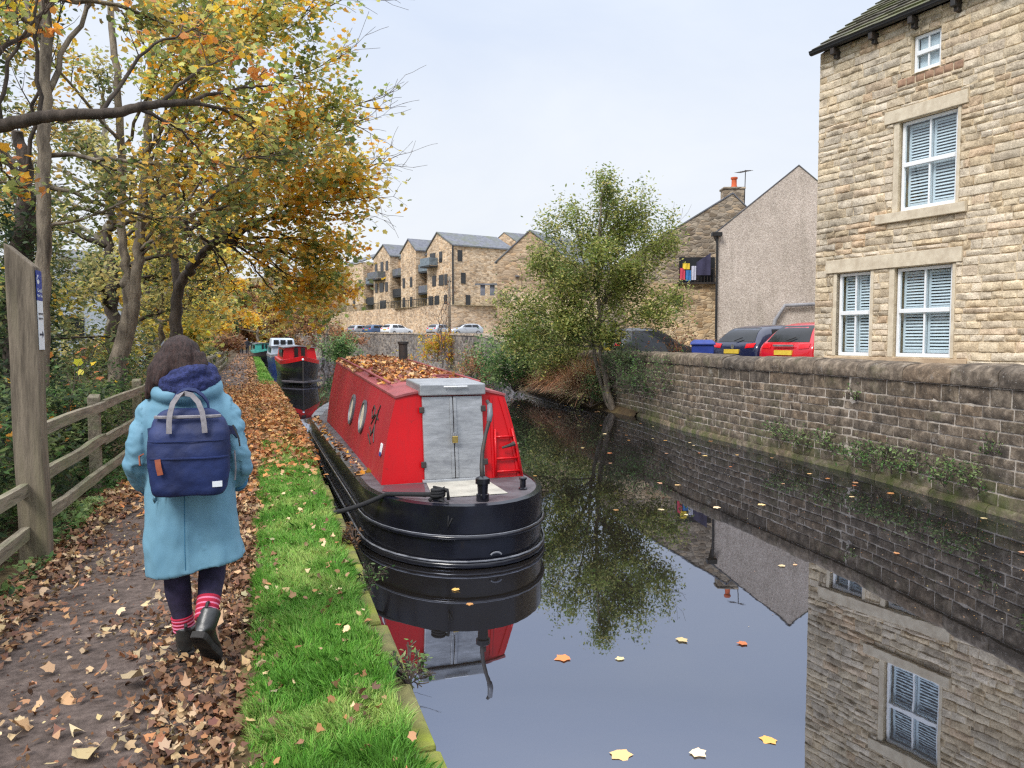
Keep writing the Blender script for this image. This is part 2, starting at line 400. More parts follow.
# the towpath, gently crowned, and the verge
def bend(y): return -.0215*max(0, y-13)
def strip(name, xs, y0, y1, zf, m, dy=.4, wob=0):
    b = MB(); ys = [y0]
    while ys[-1] < y1: ys.append(ys[-1] + (dy if ys[-1] < 25 else dy*5))
    rows = []
    for y in ys: rows.append([Vector((x+(bend(y) if x > -20 else 0), y, zf(x, y))) for x in xs])
    n = len(xs); vs = [p for r in rows for p in r]
    fs = [(i*n+j, i*n+j+1, (i+1)*n+j+1, (i+1)*n+j) for i in range(len(rows)-1) for j in range(n-1)]
    b.add(vs, fs); return struct(obj(name, b, m, smooth=True))
strip('towpath', [-1.62,-1.3,-.9,-.5,-.2,-.02], -6, 125, lambda x, y: .012*math.sin(y*1.3+x*2)+.01*noise.noise((x*3,y*3,0)), GA)
strip('verge', [-.16,.0,.2,.35,.45,.5,.535,.54], -6, 125, lambda x, y: (.02 + .045*math.sin(max(0,min(1,(x+.1)/.7))*PI) if x < .52 else (-.04 if x < .538 else -1)) + .015*noise.noise((x*4,y*2,5)), GV)
strip('woodland_ground', [-60,-30,-16,-9,-5,-3,-2.2,-1.75,-1.5], -6, 150, lambda x, y: -.01+max(0,(-x-1.8))*.045*(1 if x > -9 else .5) + (.05*noise.noise((x*.8,y*.8,1)) if x < -1.8 else 0), GM, .5)
# canal bank edging: worn stones under the turf, mossy
b = MB(); y = -5.0
while y < 120:
    L = random.uniform(.5, 1.0) if y < 30 else 4
    for q in range(1):
        b.cur = random.random(); x1 = .625+bend(y+L/2)+random.uniform(-.02,.02)
        b.obox((x1-.075, y+L/2, -.53), (.075,0,0), (0,L/2-.012,0), (0,0,.49+random.uniform(-.025,.01)))
    y += L
M('edge_stone', lin(128,124,80), lin(96,92,62), 8, .95, .7, 30, .02, grime=lin(136,146,44), tint=[(0,(.7,.7,.7)),(1,(1.1,1.1,1.05))])
struct(obj('canal_edge', b, MATS['edge_stone'], bevel=.02))

# the water
def water():
    m, t, out = nt('water'); co = coords(t)
    d = N(t, 'ShaderNodeBsdfDiffuse'); d.inputs[0].default_value = (.012,.010,.008,1)
    g = N(t, 'ShaderNodeBsdfGlossy'); g.inputs['Roughness'].default_value = .012; g.inputs[0].default_value = (.75,.81,.97,1)
    n1 = noi(t, coords(t, (1, .6, 1)), 1.1, 2, .45); n2 = noi(t, co, 7, 2, .5)
    h = mathn(t, 'ADD', n1, mathn(t, 'MULTIPLY', n2, .06)); bp = bump(t, h, .035, .05); t.links.new(bp, g.inputs['Normal'])
    lw = N(t, 'ShaderNodeLayerWeight'); lw.inputs[0].default_value = .5
    f = ramp(t, lw.outputs['Facing'], [(0, (.05,)*3), (.4, (.29,)*3), (.62, (.41,)*3), (.86, (.48,)*3), (1, (.9,)*3)])
    mx = N(t, 'ShaderNodeMixShader'); t.links.new(f, mx.inputs[0]); t.links.new(d.outputs[0], mx.inputs[1]); t.links.new(g.outputs[0], mx.inputs[2])
    t.links.new(mx.outputs[0], out.inputs[0]); return m
sheet('canal_water', [(.58,-8),(14,-8),(14,90),(6,125),(-3.5,125),(.58,14)], WZ, water())

# ------------------------------------------------------------------ stone walls built stone by stone
WALL = [(6.6,-6),(7.0,0),(7.35,3),(7.7,6.1),(8.18,9.25),(8.5,14.3),(9.0,17.5),(9.35,24),(9.75,29.7),(10.4,38),(10.66,49),(10.6,60),(9.5,76),(6.9,85),(3.2,94)]
def path_fn(pts):
    P = [Vector((x, y, 0)) for x, y in pts]; S = [0]
    for a, b_ in zip(P, P[1:]): S.append(S[-1]+(b_-a).length)
    def f(s, out=0):
        for i in range(len(P)-1):
            if s <= S[i+1] or i == len(P)-2:
                k = (s-S[i])/(S[i+1]-S[i]); p = P[i].lerp(P[i+1], k)
                d0 = (P[i+1]-P[i]).normalized()
                dp = (P[i]-P[i-1]).normalized() if i else d0; dn = (P[i+2]-P[i+1]).normalized() if i < len(P)-2 else d0
                d = (dp.lerp(d0, min(1, .5+k)) if k < .5 else d0.lerp(dn, k-.5)).normalized()
                return p + Vector((-d.y, d.x, 0))*out, d
    return f, S[-1], S
def stone_face(b, P, s0, s1, z0, z1, depth, rough, nu=4, nv=3, gap=.003, seed=0):
    """one pitched stone on the wall face: P(s,z,out)->point"""
    w = s1-s0; h = z1-z0
    if w < .03 or h < .02: return
    k = max(2, min(6, int(w/.075))); vs = []
    us = [0, min(.2,.011/w)]+[(i+1+random.uniform(-.25,.25))/(k+1) for i in range(k)]+[1-min(.2,.011/w), 1]
    v_ = [0, min(.25,.010/h), .35+random.uniform(-.08,.08), .68+random.uniform(-.08,.08), 1-min(.25,.010/h), 1]
    o = random.random()*50; tilt = random.uniform(-.3,.5)*depth; dz = random.uniform(.6,1.25); sk = random.uniform(-.3,.3)*depth
    for j, v in enumerate(v_):
        for i, u in enumerate(us):
            ss = s0+gap+(w-2*gap)*u; zz = z0+gap+(h-2*gap)*v
            edge = i in (0, len(us)-1) or j in (0, len(v_)-1)
            ss += .006*noise.noise((zz*14, ss*3, o)); zz += .006*noise.noise((ss*7, zz*3, o+9))
            ring_ = i in (1, len(us)-2) or j in (1, len(v_)-2)
            d = -.012 if edge else (depth*dz*(.42 if ring_ else .85) + rough*(noise.noise((ss*8+o, zz*11, o))+.6*noise.noise((ss*21+o, zz*26, o))) + tilt*(v-.5)+sk*(u-.5))
            vs.append(P(ss, zz, d))
    n = len(us); m = len(v_)
    b.add(vs, [(j*n+i, j*n+i+1, (j+1)*n+i+1, (j+1)*n+i) for j in range(m-1) for i in range(n-1)])
def cut(rect, holes):
    out = [rect]
    for (a0, a1, c0, c1) in holes:
        nxt = []
        for (s0, s1, z0, z1) in out:
            if a1 <= s0 or a0 >= s1 or c1 <= z0+.004 or c0 >= z1-.004: nxt.append((s0, s1, z0, z1)); continue
            if s0 < a0: nxt.append((s0, a0, z0, z1))
            if s1 > a1: nxt.append((a1, s1, z0, z1))
            m0, m1 = max(s0, a0), min(s1, a1)
            if z0 < c0-.02: nxt.append((m0, m1, z0, c0))
            if z1 > c1+.02: nxt.append((m0, m1, c1, z1))
        out = nxt
    return out
def courses(b, P, S0, S1, Z0, Z1, hmin, hmax, lmin, lmax, depth, rough, holes=(), nv=3, gap=.003):
    z = Z0
    while z < Z1-.03:
        h = min(random.uniform(hmin, hmax), Z1-z)
        if Z1-z-h < hmin*.6: h = Z1-z
        s = S0 - random.uniform(0, lmax*.5)
        while s < S1:
            L = random.uniform(lmin, lmax)*(1 if random.random() > .15 else .55)
            a, c = max(s, S0), min(s+L, S1)
            if c-a > .03:
                tone = random.random()
                for (q0, q1, y0, y1) in cut((a, c, z, z+h), holes):
                    b.cur = tone; stone_face(b, P, q0, q1, y0, y1, depth*random.uniform(.5,1.3), rough, nv=nv, gap=gap)
            s += L
        z += h
    b.cur = .5

# --- canal side wall (right bank)
fW, LW, SW = path_fn(WALL)
S_END = SW[7]+5.0                                     # runs on to about y=29, then the taller car-park wall begins
wr = thing('canal_wall', 'long dark gritstone wall with rounded coping stones along the right bank', 'wall', (7.7,6.1,WZ))
def PW(s, z, o=0):
    p, d = fW(s, o); sag = .015*noise.noise((s*.35, z*.6, 3)); return Vector((p.x, p.y, z+sag))
COP0 = 1.06
b = MB(); courses(b, PW, 3.0, S_END, -.27, COP0, .115, .17, .2, .66, .016, .013, gap=.0065)
core = MB()
ss = np.linspace(3, S_END, 70)
core.loft([[PW(s, -.9, -.006), PW(s, -.9, -.5), PW(s, COP0, -.5), PW(s, COP0, -.006)] for s in ss])
obj('stone_face', b, MATS['canal_stone'], wr, smooth=True, flat_ang=34)
obj('wall_core', core, MATS['mortar_dark'], wr)
cp = MB(); s = 3.0
while s < S_END:
    L = random.uniform(.75, 1.15); n = 6; cp.cur = random.random(); k0 = random.uniform(.94,1.05); dz0 = random.uniform(-.012,.012)
    rings = []
    for i in range(n+1):
        q = s+.008+(L-.016)*i/n; e = .93 if i in (0, n) else 1
        ring = []
        for a in range(13):
            th = PI*a/12; wv = 1+.045*noise.noise((q*2.5, th*2, 7))
            ring.append(PW(q, COP0+.055+dz0+.195*k0*e*wv*math.sin(th)**.5, -.24+.29*e*wv*math.cos(th)))
        ring.append(PW(q, COP0+.008, -.24-.28*e)); ring.append(PW(q, COP0+.008, -.24+.28*e))
        rings.append(ring)
    cp.loft(rings); s += L
obj('coping', cp, MATS['canal_stone'], wr, smooth=True, flat_ang=50)
# mossy plinth course standing proud at the water line
pl = MB(); s = 3.0
while s < S_END:
    L = random.uniform(.6,1.3); pl.cur = random.random()
    rings = []
    for i in range(5):
        q = s+.006+(L-.012)*i/4; k = .055+.04*noise.noise((q*2.1, 0, 2)); zt = -.25+.035*noise.noise((q*1.9, 4, 2))
        rings.append([PW(q, -.9, .0), PW(q, -.9, k), PW(q, zt-.05, k), PW(q, zt-.01, k-.03), PW(q, zt, -.02)])
    pl.loft(rings); s += L
obj('plinth', pl, MATS['canal_stone'], wr, smooth=True, flat_ang=40)

# --- taller car-park wall beyond
cw = thing('car_park_wall', 'tall grey stone wall below the car park across the far water', 'wall', (10.4,40,WZ))
def top_far(s):
    y = fW(s)[0].y; return 1.38+min(1, max(0, (y-30)/9))*.45+min(1, max(0, (y-40)/40))*.45
b = MB(); ss = np.linspace(S_END, LW, 60)
b.loft([[PW(s, -1, 0), PW(s, -1, -.5), PW(s, top_far(s), -.5), PW(s, top_far(s), 0)] for s in ss])
obj('wall_face', b, MATS['rubble_grey'], cw)
b = MB(); b.loft([[PW(s, top_far(s), .05), PW(s, top_far(s), -.55), PW(s, top_far(s)+.12, -.5), PW(s, top_far(s)+.12, 0)] for s in ss])
obj('coping', b, MATS['rubble_dark'], cw)

# land behind the walls
def back_poly(s0, s1, x1, n=30, off=-.4):
    ss = np.linspace(s0, s1, n); p = [tuple(fW(s, off)[0].xy) for s in ss]; return p
p = back_poly(0, S_END+6, 0); sheet('yard', p+[(70, p[-1][1]+14),(70,-6)], YARD, GY)
p = back_poly(S_END+4, LW, 0); sheet('car_park', [tuple(p[0])]+p[1:]+[(-4,120),(70,150),(70,p[0][1]+8),(16,p[0][1]+3)], PARK-.35, GY)
b = MB()
for (x, y, h, r) in ((-60,260,16,90),(60,420,40,140),(180,360,30,120),(-200,380,14,150)):
    b.sphere((x, y, -2), r, r*.8, h, 24, 10)
M('hill_green', lin(116,100,66), lin(80,76,52), .12, .95)
struct(obj('hills', b, MATS['hill_green'], smooth=True))

# ------------------------------------------------------------------ stone house on the right
HC = Vector((11.3,13.95,0)); HD = Vector((.163,-.987,0)).normalized(); HN = Vector((HD.y, -HD.x, 0))   # outward
HB = -HN
def PH(s, z, o=0): return HC+HD*s+HN*o+Vector((0,0,z))
house = thing('stone_house', 'tall sandstone house with white shuttered windows above the canal wall', 'house', HC+Vector((0,0,YARD)))
HW, HDEP, EAVE = 11.0, 8.0, 7.66
holes = [(.56,1.38,1.27,2.99),(1.91,3.08,1.27,2.99),(1.93,3.09,4.06,5.76),(2.14,2.72,6.6,7.3)]
trim = [(.3,3.26,3.0,3.27),(1.63,3.28,5.77,6.01),(1.5,3.32,3.87,4.05),(.3,3.4,1.13,1.262),(1.85,3.16,6.42,6.57)]
jamb = [(.48,.56,1.27,2.99),(1.38,1.45,1.27,2.99),(1.8,1.91,1.27,2.99),(3.08,3.14,1.27,2.99),(1.82,1.93,4.06,5.76),(3.09,3.15,4.06,5.76)]
b = MB(); courses(b, PH, 0, HW, YARD, EAVE, .1, .19, .18, .66, .03, .024, holes+trim+jamb)
stone = b
# long-and-short quoins at the corner are part of the coursing; the core wall with openings behind
core = MB()
def wall_with_holes(core, P, S0, S1, Z0, Z1, holes, o):
    ss = sorted({S0, S1, *[h[0] for h in holes], *[h[1] for h in holes]}); zs = sorted({Z0, Z1, *[h[2] for h in holes], *[h[3] for h in holes]})
    for a, c in zip(ss, ss[1:]):
        for d, e in zip(zs, zs[1:]):
            mx, mz = (a+c)/2, (d+e)/2
            if not any(h[0] < mx < h[1] and h[2] < mz < h[3] for h in holes): core.quad(P(a,d,o), P(c,d,o), P(c,e,o), P(a,e,o))
    for (a, c, d, e) in holes:
        for q in ((a,d,c,d),(c,d,c,e),(c,e,a,e),(a,e,a,d)):
            core.quad(P(q[0],q[1],o), P(q[2],q[3],o), P(q[2],q[3],o-.35), P(q[0],q[1],o-.35))
wall_with_holes(core, PH, 0, HW, -.5, EAVE, holes, -.006)
# the other three walls, gables included
def PHb(s, d, z): return HC+HD*s+HB*d+Vector((0,0,z))
RISE = 2.9
for s_ in (.004, HW):
    core.add([PHb(s_,.006,-.5), PHb(s_,HDEP,-.5), PHb(s_,HDEP,EAVE), PHb(s_,HDEP/2,EAVE+RISE), PHb(s_,.006,EAVE)], [(0,1,2,3,4)])
core.quad(PHb(0,HDEP,-.5), PHb(HW,HDEP,-.5), PHb(HW,HDEP,EAVE), PHb(0,HDEP,EAVE))
obj('wall_core', core, MATS['mortar'], house)
obj('wall', stone, MATS['house_stone'], house, smooth=True, flat_ang=34)
def block(name, s0, s1, z0, z1, o0, o1, m, parent=house, bev=.008):
    bb = MB(); bb.obox(PH((s0+s1)/2,(z0+z1)/2,(o0+o1)/2), HD*((s1-s0)/2), HN*((o1-o0)/2), (0,0,(z1-z0)/2)); return obj(name, bb, m, parent, bevel=bev)
TR = MATS['sandstone_trim']
block('lintel', *trim[0], -.1, .045, TR); block('lintel', *trim[1], -.1, .05, TR)
block('sill', *trim[2], -.1, .09, TR); block('sill', *trim[3], -.1, .03, MATS['buff_render'])
M('brick_red', lin(166,134,110), lin(134,106,88), 9, .9, .5, 30, .008)
pb = MB()
for k in range(7): stone_face(pb, PH, 1.85+k*.187, 1.85+(k+1)*.187, 6.42, 6.57, .015, .008)
tag(obj('brick_course', pb, MATS['brick_red'], house, smooth=True))
for j in jamb: block('jamb', j[0], j[1], j[2], j[3], -.1, .012, TR)
GLASS, t, out = nt('window_glass')
gl = N(t, 'ShaderNodeBsdfGlossy'); gl.inputs['Roughness'].default_value = .02; tr = N(t, 'ShaderNodeBsdfTransparent'); tr.inputs[0].default_value = (.86,.92,.94,1)
lw = N(t, 'ShaderNodeLayerWeight'); lw.inputs[0].default_value = .5
fr = ramp(t, lw.outputs['Facing'], [(0, (.07,)*3), (.5, (.12,)*3), (.8, (.3,)*3), (1, (.9,)*3)])
mx = N(t, 'ShaderNodeMixShader'); t.links.new(fr, mx.inputs[0]); t.links.new(tr.outputs[0], mx.inputs[1]); t.links.new(gl.outputs[0], mx.inputs[2]); t.links.new(mx.outputs[0], out.inputs[0])
def sash(s0, s1, z0, z1, shutter=True, nsl=11):
    f = MB(); o0, o1 = -.13, -.07; F = .055
    def bar(a, c, d, e, q0=o0, q1=o1): f.obox(PH((a+c)/2,(d+e)/2,(q0+q1)/2), HD*((c-a)/2), HN*((q1-q0)/2), (0,0,(e-d)/2))
    bar(s0,s0+F,z0,z1); bar(s1-F,s1,z0,z1); bar(s0+F,s1-F,z0,z0+F*1.3); bar(s0+F,s1-F,z1-F,z1)
    zm = z0+(z1-z0)*.52; sm = (s0+s1)/2
    bar(s0+F,s1-F,zm-.04,zm+.04, o0, o1+.02)
    for a, c in ((z0+F*1.3,zm-.04),(zm+.04,z1-F)): bar(sm-.016,sm+.016,a,c, o0+.01, o1-.01)
    w = obj('window', f, MATS['frame_white'], house, bevel=.006)
    g = MB(); g.quad(PH(s0+F,z0+F,-.105),PH(s1-F,z0+F,-.105),PH(s1-F,z1-F,-.105),PH(s0+F,z1-F,-.105)); obj('pane', g, GLASS, w)
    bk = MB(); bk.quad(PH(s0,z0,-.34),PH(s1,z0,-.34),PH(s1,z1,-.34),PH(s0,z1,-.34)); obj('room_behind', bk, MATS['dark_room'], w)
    if shutter:
        for k in range(2):
            a0 = s0+F+.01+k*(s1-s0-2*F)/2; a1 = a0+(s1-s0-2*F)/2-.02
            for (d, e) in ((z0+F*1.3+.01, zm-.02),(zm+.02, z1-F-.01)):
                sh = MB(); st = .045 if s1-s0 > .9 else .035
                def sb(x0, x1, y0, y1): sh.obox(PH((x0+x1)/2,(y0+y1)/2,-.2), HD*((x1-x0)/2), HN*.012, (0,0,(y1-y0)/2))
                sb(a0,a0+st,d,e); sb(a1-st,a1,d,e); sb(a0+st,a1-st,d,d+st*1.4); sb(a0+st,a1-st,e-st,e)
                n = nsl; hh = (e-d-2.4*st)/n
                for q in range(n):
                    zc = d+st*1.4+hh*(q+.5)
                    ax = (HN*.62+Vector((0,0,-.78))).normalized(); sh.obox(PH((a0+a1)/2, zc, -.2), HD*((a1-a0)/2-st), ax*hh*.4, ax.cross(HD)*.004)
                obj('shutter', sh, MATS['shutter_white'], w)
    else:
        c = MB(); c.quad(PH(s0+F,z0+F,-.16),PH(s1-F,z0+F,-.16),PH(s1-F,z1-F,-.16),PH(s0+F,z1-F,-.16)); obj('blind', c, MATS['shutter_white'], w)
sash(.58,1.36,1.275,2.975); sash(1.93,3.06,1.275,2.975); sash(1.95,3.07,4.065,5.75); sash(2.155,2.705,6.61,7.29, False)
# roof of stone slates with a gutter on iron corbels
def PR(s, d, o=0):                                    # d: distance up the slope from the eave line
    L = math.hypot(HDEP/2, RISE); k = d/L
    return PHb(s, -.2+ (HDEP/2+.2)*k, EAVE+.02+ (RISE)*k) + (HN*RISE+Vector((0,0,HDEP/2))).normalized()*o
rf = MB(); L = math.hypot(HDEP/2, RISE); d = 0; row = 0
while d < L:
    h = .30-.1*d/L; s = -.02+random.uniform(-.03,0); row += 1
    while s < HW+.15:
        w = random.uniform(.25,.5); rf.cur = random.random(); th = random.uniform(.02,.034); j = random.uniform(-.015,.015)
        a, c = s+.004, s+w-.004
        lo = [PR(a,d+j,.03),PR(c,d+j,.03),PR(c,d+j,.03+th),PR(a,d+j,.03+th)]; e = min(L, d+h*1.5)
        hi = [PR(a,e,-.01),PR(c,e,-.01),PR(c,e,.01),PR(a,e,.01)]
        rf.loft([lo, hi]); s += w
    d += h
roof = obj('roof', rf, MATS['slate_moss'], house)
bk = MB(); bk.quad(PR(.0,0,-.02),PR(HW+.1,0,-.02),PR(HW+.1,L,-.02),PR(.0,L,-.02)); bk.quad(PHb(.0,HDEP+.2,EAVE-.1),PHb(HW+.1,HDEP+.2,EAVE-.1),PHb(HW+.1,HDEP/2,EAVE+RISE),PHb(.0,HDEP/2,EAVE+RISE))
obj('roof_underside', bk, MATS['dark_iron'], house)
g = MB()
for (o, zz) in ((.27,0),): 
    ring = lambda s: [PH(s, EAVE+.0+.055*math.sin(a), .2+.065*math.cos(a)) for a in np.linspace(PI, 2*PI, 9)]+[PH(s, EAVE+.03, .28), PH(s, EAVE+.03, .12)]
    g.loft([ring(-.07), ring(HW+.15)])
obj('gutter', g, MATS['plastic_black'], house)
for s in (.48,1.38,2.23,3.06,3.95,4.8,5.7,6.6,7.5,8.4):
    c = MB(); c.obox(PH(s, EAVE-.12, .1), HD*.045, HN*.12, (0,0,.07)); c.obox(PH(s, EAVE-.21, .06), HD*.04, HN*.06, (0,0,.05)); obj('corbel', c, MATS['dark_iron'], house, bevel=.01)

# ------------------------------------------------------------------ generic gabled building
def gable_building(name, label, loc, e, width, eave, apex_s, apex_z, depth, z0, mw, mr, depth_dir=None, eave2=None, over=.08, th=.09):
    loc = Vector(loc); e = Vector(e).normalized(); dd = Vector(depth_dir).normalized() if depth_dir else Vector((-e.y, e.x, 0))
    t = thing(name, label, 'house', loc+Vector((0,0,z0)))
    P = lambda s, d, z: loc+e*s+dd*d+Vector((0,0,z))
    e2 = eave if eave2 is None else eave2
    w = MB()
    prof = [(0,z0-1),(width,z0-1),(width,e2),(apex_s,apex_z),(0,eave)]
    w.loft([[P(s,0,z) for s, z in prof], [P(s,depth,z) for s, z in prof]])
    obj('wall', w, mw, t)
    r = MB()
    for (s0, q0, s1, q1) in ((0,eave,apex_s,apex_z),(width,e2,apex_s,apex_z)):
        sl = (q1-q0)/(s1-s0); s0x = s0-(.14 if s1 > s0 else -.14); q0x = q0+(s0x-s0)*sl
        r.loft([[P(s0x,-over,q0x+.01),P(s1,-over,q1+.01),P(s1,-over,q1+th),P(s0x,-over,q0x+th)],[P(s0x,depth+over,q0x+.01),P(s1,depth+over,q1+.01),P(s1,depth+over,q1+th),P(s0x,depth+over,q0x+th)]])
    obj('roof', r, mr, t)
    return t, P
E1 = (math.cos(PSI), -math.sin(PSI), 0)
# pebbledashed gable house beside the stone house
pb, PP = gable_building('pebbledash_house', 'pinkish grey pebbledashed gable end with a black drainpipe behind the parked cars', (13.98,22.04,0), E1, 5.24, 5.1, 2.62, 7.22, 3.4, YARD, MATS['pebbledash'], MATS['slate'], depth_dir=(.58,.815,0), over=.02, th=.045)
dp = MB(); dp.tube([PP(.02,-.09,.2), PP(.02,-.09,4.95)], .036, 10); dp.obox(PP(.0,-.1,5.02), Vector(E1)*.16, (0,0,.06), Vector((E1[1],-E1[0],0))*.1)
obj('drainpipe', dp, MATS['plastic_black'], pb)
dp = MB(); dp.tube([PP(1.55,-.12,.6), PP(1.95,-.12,2.25), PP(2.25,-.12,2.72), PP(3.6,-.12,2.78)], .06, 10)
obj('waste_pipe', dp, MATS['grey_cloth'], pb, smooth=True)
# lean-to strip of render at the right under the pipe
# older house with chimney and balcony
ch, PC = gable_building('chimney_house', 'old stone gable with an orange chimney pot and a balcony hung with washing', (13.81-1.8*E1[0],26.31-1.8*E1[1],0), E1, 8.0, 4.07, 4.89, 7.08, 8, YARD, MATS['rubble_dark'], MATS['slate'], depth_dir=(.5,.866,0), over=.03, th=.06)
PC0 = PC
def PC(s, d, z): return PC0(s+1.8, d, z)
w = MB(); E1v = Vector(E1); ND = Vector((E1[1], -E1[0], 0))   # towards camera
def boxE(P, b, s0, s1, d0, d1, z0, z1): b.obox(P((s0+s1)/2,(d0+d1)/2,(z0+z1)/2), E1v*((s1-s0)/2), Vector((-E1[1],E1[0],0))*((d1-d0)/2), (0,0,(z1-z0)/2))
boxE(PC, w, -.9, 2.75, -.14, .0, YARD-.5, 3.74); obj('lower_wall', w, MATS['rubble_buff'], ch)
w = MB(); boxE(PC, w, 1.1, 2.45, -.012, .02, 3.76, 4.72); obj('recess_shade', w, MATS['dark_room'], ch)  # flat near-black panel, the shade inside the balcony recess painted on
w = MB(); boxE(PC, w, 1.05, 2.5, -.3, -.14, 3.7, 3.76)
for k in range(12): boxE(PC, w, 1.1+k*.118, 1.115+k*.118, -.29, -.275, 3.76, 4.25)
boxE(PC, w, 1.05, 2.45, -.295, -.27, 4.25, 4.28); obj('balcony', w, MATS['dark_iron'], ch)
w = MB(); boxE(PC, w, .95, 1.28, -.15, -.12, 2.85, 3.3); obj('low_window', w, MATS['dark_room'], ch)  # flat near-black panel standing for a low dark window
w = MB(); boxE(PC, w, 2.72, 3.48, .2, .75, 6.5, 7.3); boxE(PC, w, 2.68, 3.52, .16, .79, 7.3, 7.38)
cs = obj('chimney', w, MATS['rubble_dark'], ch, bevel=.02)
w = MB(); w.lathe(PC(3.16,.45,7.38), [(.11,0),(.12,.05),(.1,.1),(.095,.32),(.13,.34),(.13,.4),(.09,.41)], 14); obj('chimney_pot', w, MATS['terracotta'], cs, smooth=True, flat_ang=40)
w = MB(); w.tube([PC(3.56,.4,6.6), PC(3.58,.4,8.05)], .018, 6); w.tube([PC(3.3,.4,7.95), PC(3.75,.2,8.0)], .012, 5)
for k in range(7): 
    a = PC(3.3+k*.07,.4-.03*k,7.95+.008*k); w.tube([a+Vector((-.05,.15,.03)), a+Vector((.05,-.15,-.03))], .008, 4)
obj('aerial', w, MATS['dark_iron'], ch)
# washing
def garment(label, s0, s1, z0, z1, col, group=None, slant=0, name='garment', cat='washing'):
    m = M('cloth_%d_%d' % (int(s0*100), int(z1*100)), lin(*col), None, 5, .9)
    b = MB(); n = 6; vs = []
    for j in range(5):
        for i in range(n+1):
            u = i/n; v = j/4; vs.append(PC(s0+(s1-s0)*u, -.34+.03*math.sin(u*9+v*2), z1+slant*u-(z1-z0+slant*u)*v))
    b.add(vs, [(j*(n+1)+i, j*(n+1)+i+1, (j+1)*(n+1)+i+1, (j+1)*(n+1)+i) for j in range(4) for i in range(n)])
    return tag(obj(name, b, m, smooth=True), label, cat, group)
garment('dark navy sheet drying on the balcony, the largest of the washing', 1.75, 2.28, 4.02, 4.5, (62,60,84), slant=.34)
garment('blue towel drying on the balcony rail', 1.36, 1.55, 3.8, 4.2, (60,120,180))
garment('red towel drying at the left end of the balcony', 1.14, 1.33, 3.85, 4.28, (200,70,90))
garment('yellow cloth drying above the red and blue towels', 1.24, 1.5, 4.24, 4.46, (220,190,60))
garment('pale grey shirt drying in the middle of the balcony', 1.57, 1.74, 3.84, 4.36, (190,190,205))
# big stone gable half hidden by the alder
sb, PS = gable_building('stone_gable_building', 'brown stone gabled building with one green window behind the alder', (15.73-2.05*E1[0],45.86-2.05*E1[1],0), E1, 4.6, 6.5, 2.05, 8.39, 9, PARK-1.3, MATS['rubble_brown'], MATS['slate'], depth_dir=(.72,.69,0))
w = MB(); boxE(PS, w, .86, 1.3, -.03, .02, 4.6, 5.4); wf = obj('window', w, MATS['glass_dark'], sb)
M('window_green', lin(96,140,70), lin(180,180,80), 3, .5)
w = MB(); boxE(PS, w, .92, 1.24, -.036, -.03, 4.65, 5.2); obj('pane', w, MATS['window_green'], wf)  # mottled green and yellow panel over the dark window
w = MB(); boxE(PS, w, .8, 1.36, -.08, .0, 4.5, 4.6); obj('sill', w, MATS['slate'], sb); w = MB(); boxE(PS, w, 1.2, 1.45, -.3, 0, 5.55, 5.62); obj('lamp', w, MATS['slate'], sb)
w = MB(); boxE(PS, w, -1.3, 0, .3, 6, -1, 5.95); obj('side_wing', w, MATS['rubble_brown'], sb)
w = MB(); boxE(PS, w, -1.5, .02, .1, .34, 5.05, 5.15); boxE(PS, w, -1.2, -.9, .24, .3, 4.4, 5.05); boxE(PS, w, -.6, -.3, .24, .3, 4.4, 5.05); obj('porch', w, MATS['slate'], sb)
b = MB(); boxE(PS, b, -.4, -.3, .0, .26, 3.0, 3.1)
# long rendered wall behind the alder joining to the chimney house
lw_ = thing('yard_wall', 'buff stone yard wall behind the alder and the dark parked car', 'wall', (13,28,YARD))
b = MB(); b.loft([[Vector((13.9,26.2,-.5)),Vector((14.1,26.5,-.5)),Vector((14.1,26.5,3.0)),Vector((13.9,26.2,3.0))],[Vector((12.6,40,-.5)),Vector((12.9,40,-.5)),Vector((12.9,40,4.2)),Vector((12.6,40,4.2))]])
obj('wall_face', b, MATS['rubble_warm'], lw_)

# ------------------------------------------------------------------ apartment block
AO = Vector((23.2,98.5,0)); AU = Vector((-.278,.96,0)).normalized(); AV = Vector((.96,.278,0)).normalized()
def PA(u, v, z): return AO+AU*u+AV*v+Vector((0,0,z))
ap = thing('apartment_block', 'long stone apartment block with steep gables and glass balconies beyond the car park', 'apartment block', PA(0,0,TERR))
w = MB(); r = MB()
def wing(u0, u1, ua, ze, za, v0=0, v1=9.5):
    prof = [(u0,TERR-2),(u1,TERR-2),(u1,ze),(ua,za),(u0,ze)]
    w.loft([[PA(u,v0,z) for u, z in prof],[PA(u,v1,z) for u, z in prof]])
    for (a, c) in (((u0,ze),(ua,za)),((u1,ze),(ua,za))):
        sl = (c[1]-a[1])/(c[0]-a[0]); q = -.2 if c[0] > a[0] else .2; a = (a[0]+q, a[1]+q*sl)
        r.loft([[PA(a[0],v0-.15,a[1]+.02),PA(c[0],v0-.15,c[1]+.02),PA(c[0],v0-.15,c[1]+.2),PA(a[0],v0-.15,a[1]+.2)],[PA(a[0],v1,a[1]+.02),PA(c[0],v1,c[1]+.02),PA(c[0],v1,c[1]+.2),PA(a[0],v1,a[1]+.2)]])
wing(0,7.3,4.3,13.9,15.95); wing(10.7,15.6,13.0,14.3,16.0); wing(19.3,25.5,21.6,14.3,16.1)
